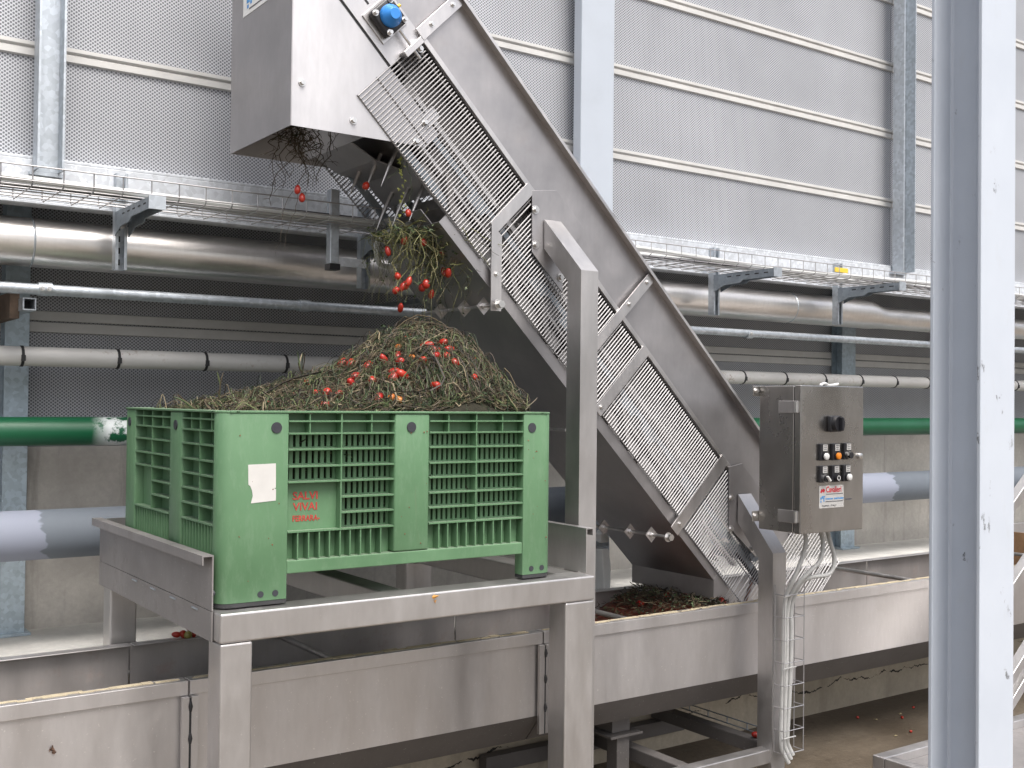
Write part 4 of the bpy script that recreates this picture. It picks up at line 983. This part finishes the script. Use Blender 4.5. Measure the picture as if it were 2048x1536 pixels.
for i in range(900):                                             # stems sticking up
    x, y = hpick(); p = (x, y, heap_z(x, y) - .005); strand(grn if rng.random() < .6 else dry, p, Vector((rng.gauss(0, .8), rng.gauss(0, .8), rng.uniform(.15, .9))), rng.uniform(.02, .065), rng.uniform(.0006, .0015), 4, .6)
for i in range(70):
    x, y = hpick(); surf_strand(dry, x, y, rng.uniform(.2, .4), rng.uniform(.002, .0034), .010)
for (p, d, L) in (((1.30, 3.50, -.03), (-.2, 0, 1), .12), ((1.20, 3.42, -.04), (-.8, 0, .5), .09), ((1.63, 3.6, .07), (.05, 0, 1), .10), ((1.64, 3.6, .08), (-.4, 0, .8), .06), ((1.63, 3.62, .11), (.2, 0, 1), .06), ((2.12, 3.4, .15), (.3, -.2, .9), .07), ((2.28, 3.16, -.03), (.6, 0, .5), .07), ((2.24, 3.15, -.03), (-.5, 0, .4), .06), ((1.97, 3.6, .23), (0, 0, 1), .05)):
    for q in range(2): strand(grn if q else dry, p, d, L, .0022, 6, .25, 4)
# stems seen through the slots of the crate
for i in range(700):
    x = rng.uniform(CX0 + .08, CX1 - .08); z = rng.uniform(-.47, -.05); strand(grn if rng.random() < .5 else dry, (x, CY0 + .0575 + rng.uniform(0, .002), z), Vector((rng.gauss(0, 1), 0.02, rng.gauss(0, .8))), rng.uniform(.03, .08), rng.uniform(.001, .0026), 4, .2)
def leafy(m, p, s, nrm=None):
    n_ = nrm or Vector((rng.gauss(0, .7), rng.gauss(0, .7) - .3, 1)).normalized(); u = n_.orthogonal().normalized(); a0 = rng.uniform(0, 6.28); v = n_.cross(u)
    U = u * math.cos(a0) + v * math.sin(a0); V = n_.cross(U); pts = []; nn = 7
    for i in range(nn):
        an = 2 * math.pi * i / nn; rr = s * (rng.uniform(.55, 1.05) if i % 2 else rng.uniform(.3, .6)); pts.append(Vector(p) + U * math.cos(an) * rr * 1.25 + V * math.sin(an) * rr + n_ * rng.gauss(0, s * .25))
    k = len(m.v); m.v.append(tuple(Vector(p) + n_ * s * .15)); m.v += [tuple(q) for q in pts]
    for i in range(nn): m.f.append((k, k + 1 + i, k + 1 + (i + 1) % nn))
lf = MB()
for x, y in leafy_later: leafy(lf, (x, y, heap_z(x, y) - rng.uniform(0, .02)), rng.uniform(.004, .010))
for i in range(5200):
    x, y = hpick(); leafy(lf, (x, y, heap_z(x, y) + rng.uniform(-.015, .012)), rng.uniform(.003, .009))
for i in range(110):
    x, y = hpick(); leafy(lf, (x, y, heap_z(x, y) + rng.uniform(.0, .012)), rng.uniform(.011, .018))
for dx in range(7): leafy(lf, (1.985 + rng.gauss(0, .02), 3.6, heap_z(1.985, 3.6) + .03 + rng.gauss(0, .012)), .014)
for (o_, mt, nm) in ((dry, 'vine_dry', 'dry_stems'), (grn, 'vine_green', 'green_stems'), (lf, 'leaf', 'torn_leaves')):
    e = o_.obj(nm, mt, heap); e['kind'] = 'stuff'

# tomatoes: three shared shapes
def tomato_mesh(name, L, rr, mat, dent):
    m = MB(); n1, n2 = 9, 14
    for i in range(n1 + 1):
        th_ = math.pi * i / n1; z = -math.cos(th_) * L; r_ = math.sin(th_) ** .9 * rr * (1 + .10 * math.cos(th_))
        for j in range(n2):
            an = 2 * math.pi * j / n2; k_ = 1 + dent * math.cos(3 * an + 1)
            m.v.append((r_ * k_ * math.cos(an), r_ * k_ * math.sin(an), z - (.12 * L if i == n1 else 0)))
    for i in range(n1):
        for j in range(n2): q = (j + 1) % n2; m.f.append((i * n2 + j, i * n2 + q, (i + 1) * n2 + q, (i + 1) * n2 + j))
    me = bpy.data.meshes.new(name); me.from_pydata(m.v, [], m.f); me.update(); me.materials.append(M[mat])
    me.polygons.foreach_set('use_smooth', [True] * len(me.polygons)); return me
TM = [tomato_mesh('plum_tomato', .0195, .0125, 'tomato', .03), tomato_mesh('plum_tomato_b', .017, .0135, 'tomato', .06), tomato_mesh('plum_tomato_c', .021, .0118, 'tomato', .02)]
TO = tomato_mesh('unripe_tomato', .015, .0125, 'tomato_orange', .04); TG = tomato_mesh('green_tomato', .016, .0145, 'tomato_green', .04)
def tomato(p, label, group=None, me=None, upright=False, s=1.0):
    o = bpy.data.objects.new('tomato', me or rng.choice(TM)); COL.objects.link(o); o.location = p
    o.rotation_euler = (rng.gauss(0, .35), rng.gauss(0, .35), rng.uniform(0, 6.3)) if upright else (rng.uniform(0, 3), rng.uniform(0, 3), rng.uniform(0, 6))
    f_ = s * rng.uniform(.9, 1.12); o.scale = (f_, f_, f_); tag(o, label, 'tomato', group); return o
RED = [(1.835, 3.378), (1.867, 3.326), (1.985, 3.277), (1.928, 3.278), (2.047, 3.253), (2.035, 3.295), (2.059, 3.312), (1.986, 3.344), (2.01, 3.322), (1.778, 3.384), (1.831, 3.293), (1.807, 3.266), (1.682, 3.32), (1.718, 3.363), (1.758, 3.54), (1.722, 3.20), (1.555, 3.308), (1.619, 3.516), (1.38, 3.285), (1.533, 3.22), (2.095, 3.21), (1.934, 3.20), (1.767, 3.489), (2.05, 3.347), (1.88, 3.36), (1.575, 3.28), (1.60, 3.25), (1.845, 3.26), (1.745, 3.29)]
ORG = [(1.905, 3.406), (1.764, 3.19), (1.785, 3.18), (1.913, 3.323)]
def hlabels(P):
    pr = [((Vector((x, y, heap_z(x, y))).dot(rt) / Vector((x, y, heap_z(x, y))).dot(fw)), heap_z(x, y)) for x, y in P]
    zs = sorted(z for _, z in pr); nb = 4; cut = [zs[int(len(zs) * k / nb)] for k in range(1, nb)]
    names = ['along the crate rim', 'on the lower slope of the vine heap', 'on the upper slope of the vine heap', 'near the peak of the vine heap']
    ordw = ['leftmost', 'second from left', 'third from left', 'fourth from left', 'fifth from left', 'sixth from left', 'seventh from left', 'eighth from left', 'ninth from left', 'tenth from left']
    band = [sum(z >= c for c in cut) for _, z in pr]; out = []
    for i in range(len(P)):
        k = sorted(j for j in range(len(P)) if band[j] == band[i]); k.sort(key=lambda j: pr[j][0])
        out.append('red plum tomato ' + names[band[i]] + ', ' + ordw[min(9, k.index(i))] + ' there')
    return out
for (x, y), l_ in zip(RED, hlabels(RED)): tomato((x, y, heap_z(x, y) + .010), l_, 'tomatoes in the vine heap', None, False, rng.uniform(1.1, 1.35))
rs_ = MB()
for i in range(230):
    x, y = hpick()
    if x > 1.45: leafy(rs_, (x, y, heap_z(x, y) + rng.uniform(-.004, .012)), rng.uniform(.004, .010))
e = rs_.obj('tomato_skins', m_vine('torn_tomato_skins', [(0, (.30, .02, .012)), (.6, (.42, .07, .02)), (1, (.45, .2, .06))], .4), heap); e['kind'] = 'stuff'
for (x, y), lb_ in zip(ORG, ('orange tomato highest up in the vine heap', 'orange tomato by the crate rim, left of a touching pair', 'orange tomato by the crate rim, right of a touching pair', 'orange tomato in the middle of the vine heap below the peak')): tomato((x, y, heap_z(x, y) + .008), lb_, 'orange tomatoes in the vine heap', TO)

# vines hanging from the belt end, above the heap
HANG = [(2.014, 3.688, .562), (2.1, 3.713, .613), (2.145, 3.647, .603), (2.253, 3.682, .58), (2.29, 3.70, .59), (2.27, 3.70, .505), (2.241, 3.62, .491), (2.027, 3.633, .464), (2.06, 3.608, .444), (2.069, 3.671, .429), (2.005, 3.605, .406), (2.084, 3.673, .436), (2.175, 3.704, .436), (2.157, 3.645, .444), (2.219, 3.708, .414), (2.076, 3.695, .352)]
hv = MB(); hl = MB()
def hang(m, p, q, r, sag=.02):
    p, q = Vector(p), Vector(q); P = []; n = 9; w1, w2 = rng.uniform(0, 6), rng.uniform(0, 6)
    for i in range(n + 1):
        t_ = i / n; P.append(p.lerp(q, t_) + Vector((math.sin(t_ * 5 + w1) * sag, math.sin(t_ * 4 + w2) * sag, 0)) * (math.sin(math.pi * t_) + .15) + Vector((rng.gauss(0, .003), rng.gauss(0, .003), 0)))
    m.tube(P, [r * (1 - .5 * i / n) for i in range(n + 1)], 4, False); return P
for h in HANG:
    top = (h[0] + rng.uniform(-.01, .10), h[1] + rng.uniform(-.03, .06), .645 + rng.uniform(-.03, .03))
    P = hang(hv, top, (h[0], h[1], h[2] + .018), rng.uniform(.0016, .0026), .025)
    for i in range(3): q = rng.choice(P[2:]); strand(hv, q, Vector((rng.gauss(0, 1), rng.gauss(0, 1), -.3)), rng.uniform(.03, .08), .0011, 5, .6, 3, .2)
for i in range(130):
    x = rng.uniform(2.0, 2.36); top = (x, rng.uniform(3.58, 3.9), .635 - max(0, x - 2.17) * .5 + rng.uniform(-.02, .02)); dn = rng.uniform(.06, .26)
    P = hang(hv, top, (x + rng.gauss(.0, .03), top[1] + rng.gauss(0, .02), top[2] - dn), rng.uniform(.0008, .0018), .022)
    for q in P[::3]:
        if rng.random() < .5: leafy(hl, q, rng.uniform(.004, .009))
for i in range(300):
    p = (rng.uniform(1.99, 2.36), rng.uniform(3.58, 3.85), .635 + rng.gauss(0, .014)); p = (p[0], p[1], p[2] - max(0, p[0] - 2.17) * .75); strand(hv, p, Vector((rng.gauss(0, 1), rng.gauss(0, 1), rng.uniform(-.5, .5))), rng.uniform(.03, .11), rng.uniform(.0009, .002), 6, .7, 3, .1)
    leafy(hl, p, rng.uniform(.005, .013))
for q in ((2.19, .255), (2.165, .29), (2.24, .30)): hang(hv, (2.205 + rng.gauss(0, .01), 3.66, .60), (q[0], 3.66, q[1]), .0016, .012)
for (x0, x1, z1) in ((2.25, 2.40, .56), (2.28, 2.42, .60), (2.25, 2.36, .52)): hang(hv, (x0, 3.545, .66), (x1, 3.515, z1), .0016, .01)
hb_ = hv.obj('hanging_vines', 'vine_hang', None); tag(hb_, 'tangle of vines hanging from the conveyor belt end above the heap', 'vines', None, 'stuff')
e = hl.obj('torn_leaves', 'leaf', hb_); e['kind'] = 'stuff'
HL = ['leftmost upper tomato dangling at the belt end beside the tray cable', 'tomato lying on the belly plate edge left of centre at the belt end', 'large tilted tomato at the top middle of the hanging vines', 'left tomato of the upper right pair in the hanging vines', 'right tomato of the upper right pair in the hanging vines', 'right tomato of the lower right pair in the hanging vines', 'left tomato of the lower right pair in the hanging vines', 'upper tomato of the left hanging bunch above the crate', 'rightmost tomato of the left hanging bunch above the crate', 'middle tomato of the left hanging bunch above the crate', 'lower left tomato of the left hanging bunch above the crate', 'half hidden tomato of the left hanging bunch above the crate', 'left tomato of the central trio in the hanging vines', 'upper tomato of the central trio in the hanging vines', 'orange red lowest tomato of the central trio in the hanging vines', 'lowest of all tomatoes dangling above the heap, hanging alone']
for h, l_ in zip(HANG, HL): tomato(h, l_, 'tomatoes dangling from the belt end', None, True, 1.0)
# vines caught under the hood
hv = MB(); hl = MB()
for i in range(34):
    c = rng.choice(((1.66, 3.74), (1.68, 3.76), (1.68, 3.72), (1.66, 3.84), (1.76, 3.74)))
    top = (c[0] + rng.gauss(0, .018), c[1] + rng.gauss(0, .03), .97 + rng.uniform(-.03, .05)); dn = rng.uniform(.06, .25) if i < 22 else rng.uniform(.03, .10)
    P = hang(hv, top, (top[0] + rng.gauss(0, .04), top[1] + rng.gauss(0, .02), top[2] - dn), rng.uniform(.0010, .0024), .025)
    for q in P[2::3]: strand(hv, q, Vector((rng.gauss(0, 1), rng.gauss(0, 1), -.2)), rng.uniform(.02, .06), .0010, 4, .6, 3, .2)
for i in range(70):
    p = (1.685 + rng.gauss(0, .03), 3.75 + rng.gauss(0, .03), .95 + rng.gauss(0, .03)); strand(hv, p, rdir(.8), rng.uniform(.02, .06), rng.uniform(.001, .002), 5, .7)
    if rng.random() < .5: leafy(hl, p, rng.uniform(.004, .010))
hang(hv, (1.64, 3.72, .75), (1.545, 3.66, .50), .0009, .01); hang(hv, (1.66, 3.72, .74), (1.60, 3.68, .53), .0009, .01)
o = hv.obj('caught_vines', plain('dark_withered_vines', (.055, .04, .022), .8, 0, .5, 40), None); tag(o, 'dark withered vines caught under the open discharge hood', 'vines', None, 'stuff')
e = hl.obj('torn_leaves', 'leaf', o); e['kind'] = 'stuff'
tomato((1.659, 3.72, .757), 'upper of two red tomatoes dangling below the discharge hood', None, TM[0], True); tomato((1.677, 3.72, .730), 'lower of two red tomatoes dangling below the discharge hood', None, TM[0], True, .9)
tomato((1.935, 3.72, .805), 'red tomato hanging between the belt tines right of the hood', None, TM[1], True, 1.1)
hv = MB(); hl = MB()
for i in range(16):
    z = .90 - i * .014; p = (2.035 + rng.gauss(0, .008), 3.62 + rng.gauss(0, .01), z)
    leafy(hl, p, rng.uniform(.006, .013), Vector((rng.gauss(0, .4), -1, rng.gauss(0, .4))).normalized())
hang(hv, (2.06, 3.62, .93), (2.05, 3.61, .715), .0016, .012); hang(hv, (2.05, 3.62, .93), (1.98, 3.62, .82), .0014, .012)
o = hv.obj('leafy_sprig', 'vine_green', None); tag(o, 'yellow green leafy sprig hanging beside the belt chain rail', 'sprig', None, 'stuff')
e = hl.obj('leaves', plain('yellow_green_leaves', (.22, .24, .06), .6, 0, .4, 60), o); e['kind'] = 'stuff'
tomato((2.052, 3.604, .699), 'small orange red tomato at the tip of the leafy sprig', None, TM[1], True, .85)

# waste floating in the trough below the conveyor tip
m = MB(); lf2 = MB()
for i in range(1500):
    x = rng.gauss(3.62, .16); y = rng.uniform(3.50, 4.07); zt_ = -.985 + .10 * math.exp(-((x - 3.60) / .2) ** 2); y = 3.545 + (y - 3.5) * .90
    strand(m, (x, y, zt_ + rng.uniform(-.03, .02)), rdir(.5), rng.uniform(.02, .055), rng.uniform(.0009, .0022), 5, .6)
    if rng.random() < .4: leafy(lf2, (x, y, zt_ + rng.uniform(-.02, .02)), rng.uniform(.004, .012))
o = m.obj('trough_waste', 'vine_dry', None); tag(o, 'wet vine waste lying in the trough under the conveyor tip', 'vine waste', None, 'stuff')
e = lf2.obj('torn_leaves', 'leaf', o); e['kind'] = 'stuff'
core = MB(); nn = 18
for j in range(nn + 1):
    for i in range(nn + 1):
        x = 3.2 + .84 * i / nn; y = 3.485 + .605 * j / nn; core.v.append((x, y, -1.015 + .10 * math.exp(-((x - 3.60) / .2) ** 2) + .015 * mnoise.noise(Vector((x * 12, y * 12, 0)))))
for j in range(nn):
    for i in range(nn): a = j * (nn + 1) + i; core.f.append((a, a + 1, a + nn + 2, a + nn + 1))
e = core.obj('matted_core', plain('dark_red_pulp', (.13, .028, .016), .4, 0, .5, 20, .5), o, True); e['kind'] = 'stuff'
for p, l_ in (((3.613, 3.85, -.904), 'red tomato in the trough waste under the middle of the belly fold'), ((3.671, 3.8, -.904), 'brightest red tomato in the trough waste under the belly fold, right of the middle'), ((3.72, 3.6, -.905), 'rightmost red tomato in the trough, at the conveyor tip'), ((3.486, 3.9, -.935), 'leftmost red tomato in the trough waste under the conveyor'), ((3.449, 3.62, -.94), 'red tomato in the trough waste nearest the near rim')): tomato(p, l_, 'tomatoes in the trough waste', None, False, 1.3)
wt = MB(); wt.add([(-.2, TN + .02, -1.11), (8.2, TN + .02, -1.11), (8.2, TF - .02, -1.11), (-.2, TF - .02, -1.11)], [(0, 1, 2, 3)])
tag(wt.obj('trough_water', plain('murky_brown_water', (.045, .036, .026), .15, 0, .3, 4)), kind='structure')
for p, me_, lab in (((1.366, 4.09, -.877), TM[0], 'leftmost tomato of the small pile on the far trough rim'), ((1.392, 4.085, -.879), TM[1], 'red tomato in the middle of the pile on the far trough rim'), ((1.43, 4.085, -.879), TM[2], 'right hand red tomato of the pile on the far trough rim'), ((1.403, 4.068, -.879), TG, 'yellow green tomato in front of the pile on the far trough rim'), ((1.418, 4.09, -.858), TM[1], 'red tomato on top of the pile on the far trough rim')): tomato(p, lab, None, me_)
tomato((3.80, 3.47, -1.487), 'lone red tomato on the base frame cross rail beside the post', None, TM[1])
for x, y, l_ in ((5.153, 3.955, 'leftmost small tomato on the damp floor below the cracked plinth'), (5.364, 3.819, 'middle small tomato on the damp floor left of the column'), (5.598, 3.91, 'small tomato on the damp floor nearest the white column'), (5.174, 3.628, 'small tomato on the floor nearest the low steel frame')): tomato((x, y, GZ + .008), l_, 'tomatoes on the floor', TM[1], False, .5)
sc = plain('dry_leaf_scrap', (.40, .34, .20), .8, 0, .3, 40)
for x, y, l_ in ((5.203, 3.877, 'pale leaf scrap between two tomatoes on the damp floor'), (5.418, 3.867, 'pale leaf scrap on the floor beside the middle small tomato'), (5.044, 3.628, 'pale leaf scrap on the floor near the low steel frame'), (4.634, 3.894, 'pale leaf scrap on the floor right of the cable post')):
    m = MB(); leafy(m, (x, y, GZ + .006), .014, Vector((0, 0, 1))); tag(m.obj('leaf_scrap', sc), l_, 'scrap', 'scraps on the floor')
m = MB(); leafy(m, (1.849, 3.047, -.625), .012, Vector((0, -1, 0))); leafy(m, (1.852, 3.047, -.64), .008, Vector((0, -1, 0)))
tag(m.obj('dry_leaf', 'orange_leaf'), 'dry orange leaf scrap stuck on the table front rail', 'leaf')
m = MB(); leafy(m, (.792, 3.466, -1.04), .014, Vector((0, -1, 0))); leafy(m, (.80, 3.466, -1.05), .012, Vector((0, -1, 0)))
tag(m.obj('dried_pulp', plain('dried_brown_pulp', (.10, .055, .035), .8, 0, .4, 60)), 'dried brown tomato pulp stuck on the trough panel at lower left', 'pulp')
m = MB()
for i in range(26):
    x, z = rng.choice(((rng.uniform(1.74, 1.85), rng.uniform(-.46, -.05)), (rng.uniform(1.18, 1.36), rng.uniform(-.55, -.06)), (rng.uniform(2.25, 2.34), rng.uniform(-.5, -.1))))
    leafy(m, (x, CY0 - .0012, z), rng.uniform(.002, .0045), Vector((0, -1, 0)))
tag(m.obj('plant_scraps', plain('brown_plant_scraps', (.20, .10, .05), .8, 0, .4, 60)), 'tiny brown plant scraps stuck on the crate front', 'scraps', None, 'stuff')
# white sheet standing behind the trough
t = thing('plastic_canister', (3.54, 4.23, LEDGE), 'white plastic canister with a wide neck behind the trough and table', 'canister')
MB().prism([(3.510, 4.22, -.645), (3.545, 4.22, -.63), (3.565, 4.22, -.665), (3.565, 4.22, -.69), (3.51, 4.22, -.69)], (0, .06, 0)).obj('cap', 'white_plastic', t, False, .006)
MB().tube([(3.495, 4.25, -.70), (3.575, 4.25, -.70)], .016, 14).obj('neck_tube', 'galv', t, True)
MB().prism([(3.515, 4.215, -.72), (3.56, 4.215, -.72), (3.575, 4.215, -.80), (3.575, 4.215, LEDGE + .004), (3.54, 4.215, LEDGE + .004)], (0, .07, 0)).obj('body', 'white_plastic', t, False, .006)
